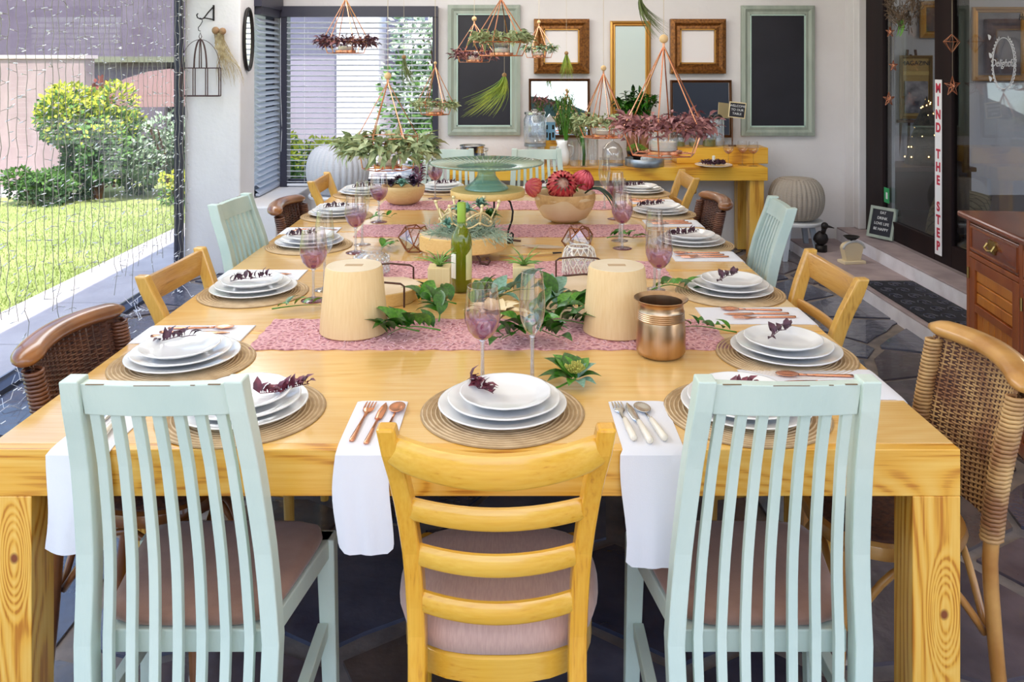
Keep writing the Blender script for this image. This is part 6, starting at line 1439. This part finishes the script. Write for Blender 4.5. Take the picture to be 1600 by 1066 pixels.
for px, r, h, lb in ((1062, .045, .10, 'left'), (1084, .04, .085, 'middle'), (1108, .055, .15, 'right tallest')):
    t = vase('glass_jar', f'clear glass jar on the yellow plinth, {lb} one', 'jar', px, 6.86, r, h, cyl, cleang, 'glass jars on the yellow plinth', z=RZ); MB().solid([(r * .9, .004), (r * .9, h * .35)], 18).build('filling', mat('filling%d' % px, srgb(110, 120, 84), .9), t)
t = vase('lantern_jar', 'dark topped glass lantern at the plinth right end', 'lantern', 1122, 6.90, .05, .22, cyl, frost, z=RZ); MB().solid([(.05, .22), (.03, .25), (.01, .26)], 18).build('lid', iron, t)
t = thing('table_chalk_sign', 'tiny tilted chalkboard sign with handwriting, on a peg stand', 'sign', (cx(1150, 6.84), 6.84, RZ), R(-6)); MB().tube([(-.03, 0, 0), (-.03, 0, .24)], .006, 6).build('peg', goldd, t); BX(-.06, .0, -.02, .02, 0, .012).build('foot', goldd, t)
MT = Matrix.Translation((0, -.012, .235)) @ Matrix.Rotation(R(6), 4, 'Y'); BX(-.068, .068, -.008, 0, 0, .13, MT).build('frame', mat('sign_edge', srgb(226, 206, 160), .6), t); BX(-.060, .060, -.010, -.008, .008, .122, MT).build('board', chalk, t)
for i, s2 in enumerate(('WELCOME', 'TO OUR', 'TABLE')): text(s2, .026, chalkw, t, MT @ Vector((0, -.0108, .098 - i * .032)), (R(90), R(6), 0))
blush = glass('blush_glass', (.95, .93, .92, 1), .9, .02, .08, col2=(.72, .42, .28, 1), z0=.105, z1=.125, opac=.5, ocol=srgb(190, 130, 96))
for k, (px, y, lb) in enumerate(((1138, 6.60, 'left'), (1160, 6.66, 'middle'), (1177, 6.60, 'right'))):
    t = thing('blush_wine_glass', f'wine glass with blush-tinted bowl base, {lb} of the three on the side table', 'wine glass', (cx(px, y), y, CZ), 0, 'blush wine glasses on the side table')
    MB().lathe([(.001, .095), (.02, .103), (.038, .125), (.042, .15), (.036, .195)], 24).build('bowl', blush, t, smooth=True); MB().tube([(0, 0, .003), (0, 0, .096)], .0032, 8).build('stem', cleang, t); MB().lathe([(.001, .004), (.036, .001), (.036, 0), (.001, 0)], 24).build('foot', cleang, t, smooth=True)
t = ob('console_plate', PMs[0][1], loc=(cx(1115, 6.56), 6.56, CZ)); t.scale = (1.2, 1, 1); t.scale = (1, 1, 1); tag(t, 'flat white plate with dark cones at the side table front', 'plate')
t = thing('pine_cones', 'dark plum dried flowers heaped around a small candle on the plate', 'dried flowers', (cx(1115, 6.56), 6.56, CZ + .008)); m = MB(); rg = random.Random(5)
for i in range(130): a, r = rg.uniform(0, 6.28), .09 * math.sqrt(rg.random()); m.leaf((r * math.cos(a), r * .8 * math.sin(a), .012), (rg.gauss(0, 1), rg.gauss(0, 1), rg.uniform(.2, 1.6)), (0, 0, 1), .045, .02, .4, 3)
m.build('petals', plum, t, kind='stuff'); MB().solid([(.012, 0), (.012, .075), (.004, .08)], 12).build('candle', waxw, t)
# left end of the side table
t = vase('ice_bucket', 'shiny steel ice bucket seen above the cake stand', 'bucket', 738, 6.72, .10, .155, [(.001, .01), (.72, 0), (.8, .03), (1, .92), (1.04, .97), (1.04, 1), (.98, .98), (.78, .1), (.001, .08)], steel)
for s in (-1, 1): MB().tube([(s * .10, 0, .13), (s * .125, -.01, .13), (s * .125, -.01, .11), (s * .098, 0, .10)], .004, 6).build('handle', steel, t)
t = vase('blue_jar', 'dark blue glazed jar in front of the steel ice bucket', 'jar', 747, 6.56, .055, .10, cyl, mat('blue_glaze', srgb(44, 66, 96), .2, coat=.5, col2=srgb(70, 50, 50), nscale=12))
t = vase('amber_jar', 'small amber wooden pot right of the dark blue jar', 'pot', 771, 6.56, .024, .085, cyl, mat('amber_pot', srgb(214, 170, 96), .5))
